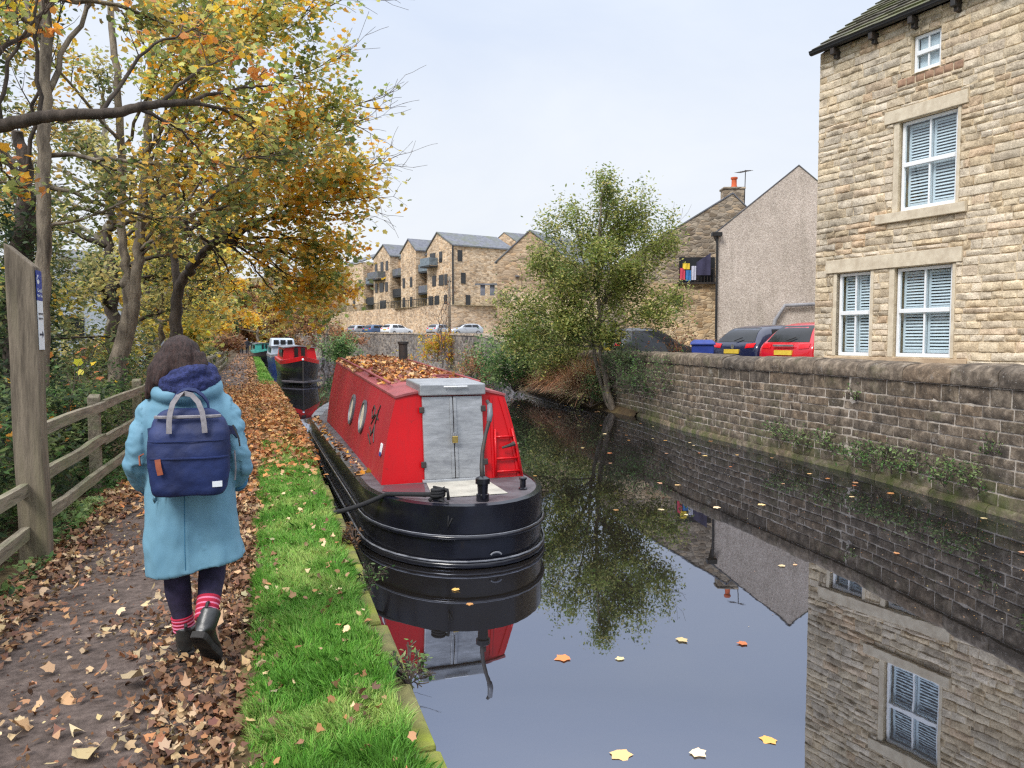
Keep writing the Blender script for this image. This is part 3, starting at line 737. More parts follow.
def flat(u0, u1, v0, z): 
    w.loft([[PA(u0,v0,TERR-2),PA(u1,v0,TERR-2),PA(u1,9.5,TERR-2),PA(u0,9.5,TERR-2)],[PA(u0,v0,z),PA(u1,v0,z),PA(u1,9.5,z),PA(u0,9.5,z)]])
    r.loft([[PA(u0-.1,v0-.2,z+.01),PA(u1+.1,v0-.2,z+.01),PA(u1+.1,4.5,z+1.9),PA(u0-.1,4.5,z+1.9)],[PA(u0-.1,v0-.2,z+.2),PA(u1+.1,v0-.2,z+.2),PA(u1+.1,4.5,z+2.1),PA(u0-.1,4.5,z+2.1)]])
flat(7.31,10.69,1.6,13.6); flat(15.61,19.29,1.6,13.9); flat(25.51,29.5,1.6,13.9); flat(29.51,37,0,14.2)
obj('wall', w, MATS['rubble_warm'], ap); obj('roof', r, MATS['slate'], ap)
r = MB(); r.obox(PA(2.0,14,16.2), AU*3, AV*4.5, (0,0,.12)); 
def win(u, z, wd=1.0, h=1.4, v=0):
    f = MB(); f.obox(PA(u,v-.03,z+h/2), AU*(wd/2), AV*.05, (0,0,h/2)); o = obj('window', f, MATS['glass_dull'], ap)
for u, z, wd in ((3.3,12.0,.8),(5.6,12.0,1.5),(1.9,8.9,.8),(3.2,8.9,1.3),(5.2,8.9,1.0),(2.0,6.2,.8),(4.4,6.2,1.2),(6.2,6.2,1.2),(12.2,9.2,.7),(14.6,9.2,.7),(12.2,6.4,.7),(14.6,6.4,.7),
                 (20.4,12.2,.8),(22.2,12.2,1.0),(24.4,12.2,.8),(20.6,9.0,.9),(22.4,9.0,1.4),(24.4,9.0,.8),(22,6.3,2.2),(31,10,.8),(33.5,7,.8)): win(u, z, wd)
for u, z in ((8.4,12.2),(9.7,12.2),(8.4,9.2),(9.7,9.2),(9,6.3),(16.6,12.2),(18.2,12.2),(16.6,9.2),(18.2,9.2),(17.4,6.3),(26.6,12.2),(28.2,12.2),(27.3,9.2),(27.3,6.4)): win(u, z, 1.0, 1.9, 1.6)
for v, z in ((1.0,11.9),(1.5,9.0),(2.2,6.1)):
    f = MB(); f.obox(PA(-.03,v,z+.72), AU*.05, AV*.34, (0,0,.72)); obj('window', f, MATS['glass_dull'], ap)
def balc(u0, u1, v, z, m='balcony_grey'):
    f = MB(); f.obox(PA((u0+u1)/2,v-.6,z-.1), AU*((u1-u0)/2), AV*.7, (0,0,.1)); d = obj('balcony', f, MATS['rail_dark'], ap)
    f = MB(); f.obox(PA((u0+u1)/2,v-1.27,z+.55), AU*((u1-u0)/2), AV*.03, (0,0,.5))
    for q in (u0+.03, u1-.03): f.obox(PA(q,v-.6,z+.55), AU*.03, AV*.66, (0,0,.5))
    obj('balustrade', f, MATS[m], d)
balc(4.2,6.9,0,11.6); balc(7.35,10.6,1.6,11.2); balc(7.35,10.6,1.6,8.2,'slate'); balc(15.7,19.2,1.6,11.2,'slate'); balc(15.7,19.2,1.6,8.2,'rail_dark'); balc(21,25,0,11.0,'slate'); balc(25.6,29.4,1.6,10.6); balc(25.6,29.4,1.6,7.4,'rail_dark')
f = MB(); f.tube([PA(-.1,-.1,6),PA(-.1,-.1,13.9)], .12, 6); obj('drainpipe', f, MATS['rail_dark'], ap)
# second roof behind the block
b2, PB2 = gable_building('slate_roofed_building', 'slate roofed stone building just behind the apartment block', (30,112,0), (.62,-.78,0), 10, 13.8, 5, 17.2, 12, TERR, MATS['rubble_warm'], MATS['slate'], depth_dir=(.96,.278,0))
# retaining wall under the apartments
rw = thing('retaining_wall', 'pale buff retaining wall between the parked cars and the apartment block', 'wall', PA(10,-3,PARK))
b = MB(); pts = [PA(46,-2.6,0),PA(14,-2.6,0),PA(13.2,-1.8,0),PA(-1.2,-2.2,0),PA(-1.4,14,0),PA(-6,30,0)]
for a, c in zip(pts, pts[1:]):
    d = (c-a).normalized(); n = Vector((-d.y, d.x, 0))*.3
    b.loft([[a+Vector((0,0,.5)),a+n+Vector((0,0,.5)),a+n+Vector((0,0,TERR+.05)),a+Vector((0,0,TERR+.05))],[c+Vector((0,0,.5)),c+n+Vector((0,0,.5)),c+n+Vector((0,0,TERR+.05)),c+Vector((0,0,TERR+.05))]])
obj('wall_face', b, MATS['rubble_warm'], rw)
b = MB()
for u in np.arange(0, 40, .5): b.obox(PA(u,-2.3,TERR+.5), AU*.03, AV*.03, (0,0,.5))
b.obox(PA(20,-2.3,TERR+1.0), AU*20, AV*.04, (0,0,.04)); obj('railing', b, MATS['rail_dark'], rw)
sheet('terrace_ground', [tuple(PA(46,-2.5,0).xy),tuple(PA(-1.1,-2.0,0).xy),tuple(PA(-6,30,0).xy),tuple(PA(60,40,0).xy)], TERR-.02, GT)
# lamp post / telegraph pole in the car park
pol = thing('telegraph_pole', 'brown wooden pole standing in front of the apartment block corner', 'pole', (18.1,78.6,PARK-.35))
b = MB(); b.tube([(18.1,78.6,1.5),(18.1,78.6,8.2)], [.16,.12], 8); obj('shaft', b, MATS['bark'], pol, smooth=True)
b = MB(); b.box(17.9,18.3,78.5,78.7,7.6,7.75); obj('crossarm', b, MATS['bark_dark'], pol)

# ------------------------------------------------------------------ the red narrowboat
BX, BROT = 1.79, R(1.2)
boat = thing('narrowboat', 'red narrowboat with black hull, aluminium cabin doors and leaf covered roof, moored in front', 'boat', (BX,6.25,WZ), BROT)
# local frame: origin at the blunt stern (near end) on the water line, +y along the boat, z up from water
HWID = .875; BL = 10.0; HX = -.045
def hull_ring(inset=0, n_arc=18, L=BL, bow=2.4, stern=1.3):
    pts = []                                          # clockwise from bow tip, along the left, round the stern, up the right
    W = HWID-inset
    for k in range(9):
        u = k/8; pts.append((-W*math.sin(u*PI/2)**.8, L-inset*1.5-bow*u))
    pts += [(-W, L*.5), (-W, stern+.5)]
    for k in range(n_arc+1):
        a = PI+PI*k/n_arc; ex = .98
        cx = abs(math.cos(a))**ex*math.copysign(1, math.cos(a)); cy = abs(math.sin(a))**ex
        pts.append((W*cx, stern-(stern-inset)*cy))
    pts += [(W, stern+.5), (W, L*.5)]
    for k in range(8, 0, -1):
        u = k/8; pts.append((W*math.sin(u*PI/2)**.8, L-inset*1.5-bow*u))
    return [(x+HX, y) for x, y in pts]
def sheer(y, L=BL): return .03*max(0, (y-3)/L)+.22*max(0, (y-(L-3))/3)**2
DK = .54
def ring(inset, z, L=BL, sh=True, **k): return [(x, y, z+(sheer(y, L) if sh else 0)) for x, y in hull_ring(inset, L=L, **k)]
b = MB()
b.loft([ring(.04,-.6,sh=False), ring(.015,.02,sh=False), ring(0,.24), ring(0,DK-.03), ring(.0,DK), ring(.05,DK+.012), ring(.06,DK-.01)], True, False)
obj('hull', b, MATS['black_paint'], boat, local=True, smooth=True, flat_ang=35)
def strake(z, rad, name, m, out=.012):
    b = MB(); p = [Vector(q) for q in ring(-out, z)]; b.tube(p[2:-2], rad, 8); return obj(name, b, m, boat, local=True, smooth=True)
strake(.27, .02, 'rubbing_strake', MATS['black_paint']); strake(.03, .032, 'fender_rail', MATS['black_paint'], .0)
M('hull_edge', lin(126,128,134), lin(70,72,78), 4, .4)
strake(.29, .005, 'pale_edge', MATS['hull_edge'], .017);  # thin pale grey line along the rubbing strake
b = MB(); b.tube([Vector(q)+Vector((0,0,.034)) for q in ring(-.022,.035)][4:-4], .009, 6); obj('pale_edge', b, MATS['hull_edge'], boat, local=True)  # second thin pale grey line, above the fender rail
dk = MB(); rr = ring(.055,DK+.0); dk.add(rr, [tuple(range(len(rr)))]); obj('deck', dk, MATS['deck_grey'], boat, local=True)
# patches of worn red deck, rubber mat on the aft deck
pd = MB(); pd.add([(-.40,.42,DK+.006),(.30,.42,DK+.006),(.31,1.16,DK+.006),(-.30,1.16,DK+.006)], [(0,1,2,3)]); obj('deck_mat', pd, MATS['pad'], boat, local=True)
pd = MB(); pd.add([(-.78,.9,DK+.004),(-.45,.5,DK+.004),(-.33,1.14,DK+.004),(-.7,1.2,DK+.004)], [(0,1,2,3)]); obj('deck_patch', pd, MATS['deck_red'], boat, local=True)
# cabin: tumblehome sides, sheered roof
C0, C1 = 1.22, 6.85
def cab(y, off=0):
    k = (y-C0)/(C1-C0); zt = 1.385+.20*k; bw = .735; tw = .56
    return bw+off, tw+off, zt
side = MB(); rf = MB(); ny = 14
for sx_ in (-1, 1):
    rings = []
    for i in range(ny+1):
        y = C0+(C1-C0)*i/ny; bw, tw, zt = cab(y)
        yt = y + (.12*(1-i/ny)); row = []
        for q in range(5):
            v = q/4; bulge = .02*math.sin(v*PI)
            row.append((sx_*(bw+(tw-bw)*v+bulge), y+(yt-y)*v, DK+(zt-DK)*v))
        rings.append(row)
    m_ = MB(); m_.loft(rings, False, False, closed=False)
    obj('cabin_side', m_, MATS['boat_red_faded' if sx_ < 0 else 'boat_red'], boat, local=True, smooth=True)
def crown(u): return .075*(1-u*u)
rows = []
for i in range(ny+1):
    y = C0+(C1-C0)*i/ny; bw, tw, zt = cab(y); row = []
    for q in range(-6, 7):
        u = q/6; row.append((u*(tw+.014), y+.12*(1-i/ny)-(.014 if i == 0 else 0), zt+crown(u)+.010))
    rows.append(row)
top = rows; bot = [[(x,y,z-.022) for x,y,z in r] for r in rows]
rf.loft([r+list(reversed(q)) for r, q in zip(top, bot)])
obj('cabin_roof', rf, MATS['roof_red'], boat, local=True, smooth=True, flat_ang=40)
# grab rail along roof edges
for sx_ in (-1, 1):
    g = MB(); g.tube([(sx_*.5, y, cab(y)[2]+.062+.012) for y in np.linspace(C0+.8, C1-.15, 12)], .014, 6); obj('grab_rail', g, MATS['roof_red'], boat, local=True, smooth=True)
# near bulkhead, in left and right panels with the doors between
def BH(x0, x1, z0, z1, o, b):                         # on the sloping bulkhead plane, o = towards the viewer
    zt = cab(C0)[2]
    def P(x, z): v = (z-DK)/(zt-DK); return (x, C0+.12*v-o, z)
    b.add([P(x0,z0),P(x1,z0),P(x1,z1),P(x0,z1)], [(0,1,2,3)])
zt = cab(C0)[2]; b = MB()
def xe(z): v = (z-DK)/(zt-DK); return .735+(.56-.735)*v+.02*math.sin(max(0,min(1,v))*PI)
def panel(b, xa, xb, z0, z1, o=0, n=8):              # xa,xb functions of z
    rows = []
    for i in range(n+1):
        z = z0+(z1-z0)*i/n; v = (z-DK)/(zt-DK); rows.append([(xa(z), C0+.12*v-o, z), (xb(z), C0+.12*v-o, z)])
    b.loft(rows, False, False, closed=False)
panel(b, lambda z: -xe(z), xe, DK, zt)
b.add([(u*.56, C0+.12, zt+crown(u)*(1)) for u in np.linspace(-1,1,13)]+[(.56,C0+.12,zt-.001),(-.56,C0+.12,zt-.001)], [tuple(range(13))+(13,14)])
obj('bulkhead', b, MATS['boat_red'], boat, local=True)
# door pair and hatch in bare aluminium
DX0, DX1 = -.31, .31
def slab(name, x0, x1, z0, z1, o0, o1, m, bev=.006, par=None):
    v0 = (z0-DK)/(zt-DK); v1 = (z1-DK)/(zt-DK); b = MB()
    y = lambda v, o: C0+.12*v-o
    b.add([(x0,y(v0,o1),z0),(x1,y(v0,o1),z0),(x1,y(v1,o1),z1),(x0,y(v1,o1),z1),(x0,y(v0,o0),z0),(x1,y(v0,o0),z0),(x1,y(v1,o0),z1),(x0,y(v1,o0),z1)],
          [(0,1,2,3),(4,7,6,5),(0,4,5,1),(3,2,6,7),(0,3,7,4),(1,5,6,2)])
    return obj(name, b, m, par or boat, local=True, bevel=bev)
AL = MATS['aluminium']
for k, (x0, x1) in enumerate(((DX0,-.004),(.004,DX1))):
    d = slab('door', x0, x1, DK+.03, zt+.0, .005, .045, AL)
    xi0, xi1 = x0+.035, x1-.035
    slab('door_rib', (x0 if k else x1-.03), (x0+.03 if k else x1), DK+.04, zt-.01, .045, .058, AL, .004, d)
    for z in (DK+.18, zt-.13):
        xh = x0-.008 if k == 0 else x1+.008
        slab('hinge', xh-.025, xh+.025, z-.03, z+.03, .03, .062, MATS['dark_iron'], .008, d)
slab('door_sill', DX0-.02, DX1+.02, DK+.0, DK+.03, .0, .06, AL)
h = MB()
h.loft([[(DX0-.03,C0+.04,zt+.012),(DX1+.03,C0+.04,zt+.012),(DX1+.03,C0+.04,zt+.125),(DX0-.03,C0+.04,zt+.125)],[(DX0-.03,C0+.75,zt+.035),(DX1+.03,C0+.75,zt+.035),(DX1+.03,C0+.75,zt+.15),(DX0-.03,C0+.75,zt+.15)]])
obj('hatch', h, AL, boat, local=True, bevel=.012)
hb = MB(); hb.tube([(-.10,C0+.02,zt+.1),(.14,C0+.02,zt+.1)], .009, 6); obj('hatch_handle', hb, MATS['white_plastic'], boat, local=True)
# padlock
pk = MB(); pk.obox((.0,C0+.055-.085,DK+.42), (.028,0,0), (0,.014,0), (0,0,.034)); lk = obj('padlock', pk, MATS['brass'], boat, local=True, bevel=.006)
pk = MB(); pk.tube([(.0+.018*math.cos(a), C0+.055-.085, DK+.454+.035*math.sin(a)) for a in np.linspace(0,PI,9)], .005, 6); obj('shackle', pk, MATS['rim'], lk, local=True)
pk = MB(); pk.obox((0,C0-.02,DK+.53),(.006,0,0),(0,.012,0),(0,0,.11)); obj('hasp', pk, MATS['rim'], boat, local=True)
# folded red step frame at the right of the doors
st = MB()
def rung(p, q, r=.013): st.tube([p, q], r, 6)
Y = lambda z, o: C0+.12*(z-DK)/(zt-DK)-o
for x0f in ((lambda z: .43+.02*(z-DK)),(lambda z: xe(z)-.03)):
    st.tube([(x0f(z), Y(z,.03), z) for z in (DK+.02, DK+.25, DK+.5)] , .013, 6)
for z in (DK+.07, DK+.2, DK+.42): rung((.44, Y(z,.03), z), (xe(z)-.03, Y(z,.03), z))
obj('step_frame', st, MATS['boat_red'], boat, local=True, smooth=True)
ck = MB(); ck.tube([(.5,Y(DK+.33,.05),DK+.31),(.58,Y(DK+.33,.07),DK+.335),(.63,Y(DK+.33,.06),DK+.35)], [.012,.018,.026], 8); obj('tap', ck, MATS['dark_iron'], boat, local=True)
tr_ = MB()
panel(tr_, lambda z: xe(z)-.07, lambda z: xe(z)-.03, DK+.01, zt-.02, .012); panel(tr_, lambda z: .40, lambda z: .425, DK+.01, zt-.02, .012)
obj('trim_strip', tr_, MATS['boat_red'], boat, local=True)
# swan-neck tiller and rudder post
tl = MB(); TX, TY = -.01, .2
tl.tube([(TX,TY,DK+q) for q in (0,.06,.065,.15,.155,.2,.22)], [.058,.058,.045,.05,.066,.064,.028], 12)
obj('rudder_post', tl, MATS['black_paint'], boat, local=True, smooth=True, flat_ang=40)
tl = MB(); tl.tube([(TX,TY,DK+.19),(TX+.01,TY+.06,DK+.3),(TX+.035,TY+.12,DK+.42),(TX+.085,TY+.18,DK+.57),(TX+.14,TY+.24,DK+.70),(TX+.15,TY+.28,DK+.82),(TX+.13,TY+.30,DK+.86)], [.024,.02,.018,.017,.02,.022,.014], 10)
obj('tiller', tl, MATS['dark_iron'], boat, local=True, smooth=True)
tl = MB(); tl.tube([(TX+.13,TY+.23,DK+.67),(TX+.148,TY+.255,DK+.74),(TX+.152,TY+.285,DK+.83)], [.024,.027,.024], 10); obj('tiller_sleeve', tl, MATS['hull_edge'], boat, local=True, smooth=True)
# bollards on the aft deck
def dolly(x, y, h=.13, r=.028):
    d = MB(); d.lathe((x,y,DK), [(r*1.5,0),(r*1.5,.012),(r,.02),(r,h-.02),(r*1.35,h-.015),(r*1.35,h),(r*.5,h+.004)], 12); return obj('bollard', d, MATS['black_paint'], boat, local=True, smooth=True, flat_ang=40)
dolly(-.39,.3,.1); dolly(.50,.58,.11); 
d = MB()
for k in range(5): d.tube([(.0+.03*math.cos(a+k), .30+.03*math.sin(a+k*2), DK+.012+.006*k) for a in np.linspace(0,5,9)], .008, 5)
obj('shackle_chain', d, MATS['dark_iron'], boat, local=True)
d = MB(); d.tube([(.05+.05*math.cos(a),-.002,.1+.03*math.sin(a)) for a in np.linspace(.3,PI-.3,7)], .008, 5); obj('hull_eye', d, MATS['hull_edge'], boat, local=True)
# portholes on the towpath side
def onside(y, z, o=0, sx_=-1):
    bw, tw, z1 = cab(y); v = (z-DK)/(z1-DK); n = Vector((sx_*(z1-DK), 0, (bw-tw))).normalized()
    return Vector((sx_*(bw+(tw-bw)*v+.02*math.sin(v*PI)), y+.12*(1-(y-C0)/(C1-C0))*v, DK+(z1-DK)*v))+n*o, n
for y in (2.95, 3.95):
    c, n = onside(y, 1.04, .0); up = Vector((0,1,0)).cross(n).normalized(); fw = Vector((0,1,0))
    b = MB(); rg = []
    for rr, o in ((.20,.0),(.20,.02),(.165,.026),(.155,.005)): rg.append([c+fw*rr*math.cos(a)+up*rr*math.sin(a)+n*o for a in np.linspace(0,2*PI,24,endpoint=False)])
    b.loft(rg, True, False); p = obj('porthole', b, MATS['hull_edge'], boat, local=True, smooth=True, flat_ang=40)
    b = MB(); b.add([c+fw*.158*math.cos(a)+up*.158*math.sin(a)+n*.008 for a in np.linspace(0,2*PI,24,endpoint=False)], [tuple(range(24))]); obj('pane', b, MATS['sandstone_trim'], p, local=True)
# scrawled black mark, white sticker, scuffs
b = MB()
def scr(pts):
    for a, c in zip(pts, pts[1:]):
        p, n = onside(*a, .004); q, _ = onside(*c, .004); b.tube([p, q], .008, 5)
scr([(2.20,1.18),(2.30,1.22),(2.36,1.15),(2.28,1.08),(2.18,1.13),(2.20,1.20)]); scr([(1.92,1.25),(2.00,1.10),(2.08,0.98),(2.20,0.90)]); scr([(1.88,1.10),(2.08,1.14),(2.28,1.02)])
scr([(2.33,0.98),(2.18,0.92),(2.03,0.98),(1.94,0.86)]); scr([(1.98,1.20),(2.04,1.04),(1.98,0.88)]); scr([(2.38,0.90),(2.26,0.86),(2.13,0.82)])
obj('graffiti', b, MATS['dark_iron'], boat, local=True)
b = MB(); c, n = onside(1.42, .86, .006); b.obox(c, (0,.05,.0), n*.006, Vector((0,1,0)).cross(n)*.055); s_ = obj('sticker', b, MATS['white_plastic'], boat, local=True, bevel=.01)
b = MB(); c, n = onside(1.41, .81, .014); b.obox(c, (0,.035,.0), n*.003, Vector((0,1,0)).cross(n)*.02); obj('sticker_patch', b, MATS['blue_plastic'], s_, local=True)
# stove chimney on the roof
b = MB(); z = cab(5.7)[2]+.07; b.lathe((.34,5.7,z-.03), [(.085,0),(.085,.03),(.07,.035),(.07,.3),(.085,.305),(.085,.34),(.06,.345)], 14); obj('chimney', b, MATS['dark_iron'], boat, local=True, smooth=True, flat_ang=40)
b = MB(); b.tube([(.2,1.9+.5,zt+.14),(.45,2.6,zt+.1)], .02, 6); b.tube([(.05,2.3,zt+.16),(.5,3.2,zt+.13)], .015, 6); obj('boat_pole', b, MATS['roof_red'], boat, local=True)
# far locker and pale grey foredeck
b = MB(); 
rr = [(x, y, z+.02) for x, y, z in ring(.02, DK)]; bowpts = [p for p in rr if p[1] > BL-2.4]
b.add([(x*1.0, y, z+.012) for x, y, z in bowpts], [tuple(range(len(bowpts)))]); obj('foredeck', b, MATS['hull_edge'], boat, local=True)
# ropes
def Lb(p): return Matrix.Translation(boat.location) @ Matrix.Rotation(BROT, 4, 'Z') @ Vector(p)
e0 = Lb((-.39,.3,DK+.06)); rp = thing('mooring_rope', 'taut black mooring rope from the stern bollard to the grass bank', 'rope', (.5,6.75,0))
b = MB(); g0 = Vector((.50,7.05,.03)); eg = Vector((1.0,6.88,.215)); pts = [e0.lerp(eg, k) for k in np.linspace(0,1,6)]+[eg.lerp(g0, k)+Vector((0,0,-.02*math.sin(k*PI))) for k in np.linspace(.15,1,7)]; b.tube(pts, .021, 8)
for dx in (0,.012): b.tube([e0+Vector((.05*math.cos(a),.05*math.sin(a),dx*2-.02+.004*a)) for a in np.linspace(0,12,30)], .016, 6)
obj('line', b, MATS['rope_black'], rp, smooth=True)
b = MB()
for k in range(5): b.tube([e0+Vector((random.uniform(-.1,.1),random.uniform(-.08,.08),random.uniform(-.05,.06))) for q in range(4)], .016, 6)
b.tube([e0+Vector((0,-.1,-.03)), Lb((-.34,.12,DK+.02)), Lb((-.35,.075,DK-.1)), Lb((-.36,.07,DK-.18)), Lb((-.32,.065,DK-.1))], .007, 5)
obj('knot', b, MATS['rope_black'], rp, smooth=True)
b = MB(); b.tube([g0+Vector((-.02,0,.05)), g0+Vector((.02,.02,-.3))], .015, 8); obj('mooring_pin', b, MATS['dark_iron'], rp)

# ------------------------------------------------------------------ boats moored beyond
def far_boat(name, label, x, y, L, red, cabin_m, hull_m, rot=0, W=.92, cabH=1.45, deckz=.62, windows=True, c0=2.2, cw=.72):
    t_ = thing(name, label, 'boat', (x, y, WZ), rot)
    def ringf(ins, z, dz=0):
        pts = []
        w = W-ins
        for k in range(8, 0, -1): u = k/8; pts.append((-w*math.sin(u*PI/2)**.9, ins*1.3+2.6*u, z+dz*(1-u)**2))
        pts.append((0, ins*1.3, z+dz))
        for k in range(1, 9): u = k/8; pts.append((w*math.sin(u*PI/2)**.9, ins*1.3+2.6*u, z+dz*(1-u)**2))
        pts += [(w, L-1, z), (w*.5, L, z), (-w*.5, L, z), (-w, L-1, z)]
        return pts
    b = MB(); b.loft([ringf(.22,-.5), ringf(.1,.0), ringf(0,deckz,.22)]); obj('hull', b, hull_m, t_, local=True, smooth=True, flat_ang=40)
    b = MB(); b.loft([ringf(-.01,deckz-.0,.22), ringf(-.01,deckz+.17,.24), ringf(.06,deckz+.19,.22)], False, True); obj('gunwale_band', b, red, t_, local=True)
    b = MB(); zt_ = cabH
    b.loft([[(-cw-.06,c0,deckz),(cw+.06,c0,deckz),(cw-.06,c0+.1,zt_),(0,c0+.12,zt_+.07),(-cw+.06,c0+.1,zt_)],[(-cw-.06,L-1.6,deckz),(cw+.06,L-1.6,deckz),(cw-.06,L-1.6,zt_),(0,L-1.6,zt_+.07),(-cw+.06,L-1.6,zt_)]])
    obj('cabin', b, cabin_m, t_, local=True)
    b = MB(); b.loft([[(-cw,c0-.02,zt_+.0),(0,c0,zt_+.075),(cw,c0-.02,zt_+.0),(cw,c0-.02,zt_+.04),(0,c0,zt_+.12),(-cw,c0-.02,zt_+.04)],[(-cw,L-1.6,zt_),(0,L-1.6,zt_+.075),(cw,L-1.6,zt_),(cw,L-1.6,zt_+.04),(0,L-1.6,zt_+.12),(-cw,L-1.6,zt_+.04)]]); obj('cabin_roof', b, MATS['hull_edge'], t_, local=True)
    for x_ in (-.16, .14):
        b = MB(); b.obox((x_,c0+.03,(deckz+zt_)/2+.1), (.085,0,0), (0,.05,0), (0,0,.27)); obj('window', b, MATS['glass_dark'], t_, local=True)
    if windows:
        for k in range(3):
            b = MB(); b.obox((-cw-.005,c0+1.2+k*1.6,(deckz+zt_)/2+.12), (.03,0,.0), (0,.4,0), (.0,0,.17)); obj('side_window', b, MATS['glass_dark'], t_, local=True)
    return t_
fb = far_boat('narrowboat', 'second red narrowboat seen bow on, with a black hull and two slit windows', 1.42, 34.0, 12, MATS['boat_red'], MATS['boat_red'], MATS['black_paint'], R(1), .86, 1.58, .86)
b = MB(); b.tube([(0,-.03,-.2),(0,-.045,.5),(0,-.06,1.02)], .03, 6); obj('stem_post', b, MATS['dark_iron'], fb, local=True)
b = MB(); b.sphere((0,-.02,1.12), .05, .05, .05, 8, 6); obj('headlamp', b, MATS['white_plastic'], fb, local=True)
b = MB(); b.loft([[(-.8,.9,.12),(0,-.2,.12),(.8,.9,.12),(.8,.9,.18),(0,-.2,.18),(-.8,.9,.18)],[(-.86,1.6,.12),(0,.6,.12),(.86,1.6,.12),(.86,1.6,.18),(0,.6,.18),(-.86,1.6,.18)]]); obj('rubbing_strake', b, MATS['deck_grey'], fb, local=True)
fb = far_boat('cruiser_boat', 'blue and white cabin boat with a pale canopy moored behind the second red boat', 1.15, 51, 11, MATS['hull_edge'], MATS['boat_white'], MATS['boat_blue'], R(2), .9, 1.5, .8, cw=.85)
b = MB(); b.loft([[(-.8,4,1.5),(.8,4,1.5),(.72,4.4,2.05),(-.72,4.4,2.05)],[(-.8,8,1.5),(.8,8,1.5),(.72,7.6,2.1),(-.72,7.6,2.1)]]); obj('canopy', b, MATS['boat_white'], fb, local=True, bevel=.08)
for x_ in (-.45,.0,.45): b = MB(); b.obox((x_,4.15,1.78),(.17,0,0),(0,.06,0),(0,0,.17)); obj('window', b, MATS['glass_dark'], fb, local=True)
far_boat('narrowboat', 'teal green narrowboat moored farthest along the grassy bank', -.15, 69, 12, MATS['teal_paint'], MATS['teal_paint'], MATS['black_paint'], R(3), .95, 1.6, .8, cw=.8)

# ------------------------------------------------------------------ fence and waymarker post by the path
FX = -1.74
fence = thing('path_fence', 'weathered three rail timber fence running beside the towpath', 'fence', (FX,6.3,0))
WF = MATS['wood_fence']
def rail(y0, y1, z, dz=0, x0=FX, x1=FX, par=fence):
    b = MB(); n = 8; rings = []
    for i in range(n+1):
        k = i/n; y = y0+(y1-y0)*k; zz = z+dz*k+.012*noise.noise((y*1.2, z*7, 1)); x = x0+(x1-x0)*k+.012*noise.noise((y, z*3, 9))
        w = .026; h = .047+.007*noise.noise((y*3, z, 4))
        rings.append([(x-w,y,zz-h),(x+w,y,zz-h),(x+w,y,zz+h*.92),(x+w*.5,y,zz+h),(x-w*.5,y,zz+h),(x-w,y,zz+h*.92)])
    b.loft(rings); return obj('rail', b, WF, par, smooth=True, flat_ang=30)
fy = [-3.4, -.9, 1.5, 3.9, 6.38, 9.1, 11.9, 14.6, 17.3, 20, 22.7, 25.4, 28.1, 31, 34, 37, 40, 43, 46, 49, 52]
def fx(y): return FX + bend(y)
for a, c in zip(fy, fy[1:]):
    for z in (.22,.53,.92):
        if c <= 6.4 and z == .92: continue
        rail(a+.0, c+.02, z+random.uniform(-.015,.015), random.uniform(-.02,.02), fx(a)+.055, fx(c)+.055)
for y in fy:
    if abs(y-6.38) < .1: continue
    b = MB(); h = 1.0+random.uniform(-.02,.03); x = fx(y)-.03; b.loft([[(x-.055,y-.055,-.2),(x+.055,y-.055,-.2),(x+.055,y+.055,-.2),(x-.055,y+.055,-.2)],[(x-.055,y-.055,h),(x+.055,y-.055,h),(x+.055,y+.055,h+.03),(x-.055,y+.055,h+.03)]])
    obj('post', b, WF, fence, bevel=.008)
sp = thing('waymarker_post', 'thick square timber waymarker post with slanted top and blue and white sign strip', 'signpost', (-1.62,6.36,0))
PX0, PX1, PY0, PY1 = -1.735, -1.555, 6.28, 6.46
b = MB(); rings = []
for i in range(11):
    z = -.2+2.32*i/10; k = .004*math.sin(z*5); ln = .0
    rings.append([(PX0+k+ln-.012*z,PY0,z),(PX1+k+ln-.012*z,PY0,z),(PX1+k+ln-.012*z,PY1,z),(PX0+k+ln-.012*z,PY1,z)])
top_ = [(PX0-.026,PY0,2.285),(PX1-.026,PY0,2.125),(PX1-.026,PY1,2.125),(PX0-.026,PY1,2.285)]; rings[-1] = top_
b.loft(rings); obj('shaft', b, MATS['wood_post'], sp, bevel=.008)
sx1 = PX1-.02
def plate(name, z0, z1, m, o=.004, y0=PY0+.025, y1=PY1-.02, par=sp):
    b = MB(); k = -.012
    b.loft([[(sx1+.026+k*z0,y0,z0),(sx1+.026+k*z0+o,y0,z0),(sx1+.026+k*z0+o,y1,z0),(sx1+.026+k*z0,y1,z0)],[(sx1+.026+k*z1,y0,z1),(sx1+.026+k*z1+o,y0,z1),(sx1+.026+k*z1+o,y1,z1),(sx1+.026+k*z1,y1,z1)]])
    return obj(name, b, m, par)
bl = plate('blue_sign', 1.885, 2.1, MATS['sign_blue']); wh = plate('white_sign', 1.53, 1.883, MATS['sign_white'])
def txt(body, size, y, z, m, par, x=None):
    c = bpy.data.curves.new('lettering', 'FONT'); c.body = body; c.size = size; c.extrude = .0006; c.align_x = 'CENTER'
    o = bpy.data.objects.new('lettering', c); COL.objects.link(o); me = bpy.data.meshes.new_from_object(o.evaluated_get(bpy.context.evaluated_depsgraph_get())); bpy.data.objects.remove(o); me.materials.clear()
    o = mesh_obj('lettering', me, MATS[m], par)
    off = chain_off(par); X = (sx1+.026-.012*z+.006) if x is None else x
    o.location = Vector((X, y, z))-off; o.rotation_euler = (PI/2, 0, PI/2); return o
yc = (PY0+PY1)/2
txt('Canal &', .036, yc, 1.945, 'sign_white', bl); txt('River Trust', .027, yc, 1.91, 'sign_white', bl)
b = MB(); c0 = Vector((sx1+.026-.012*2.03+.0055, yc-.03, 2.035))
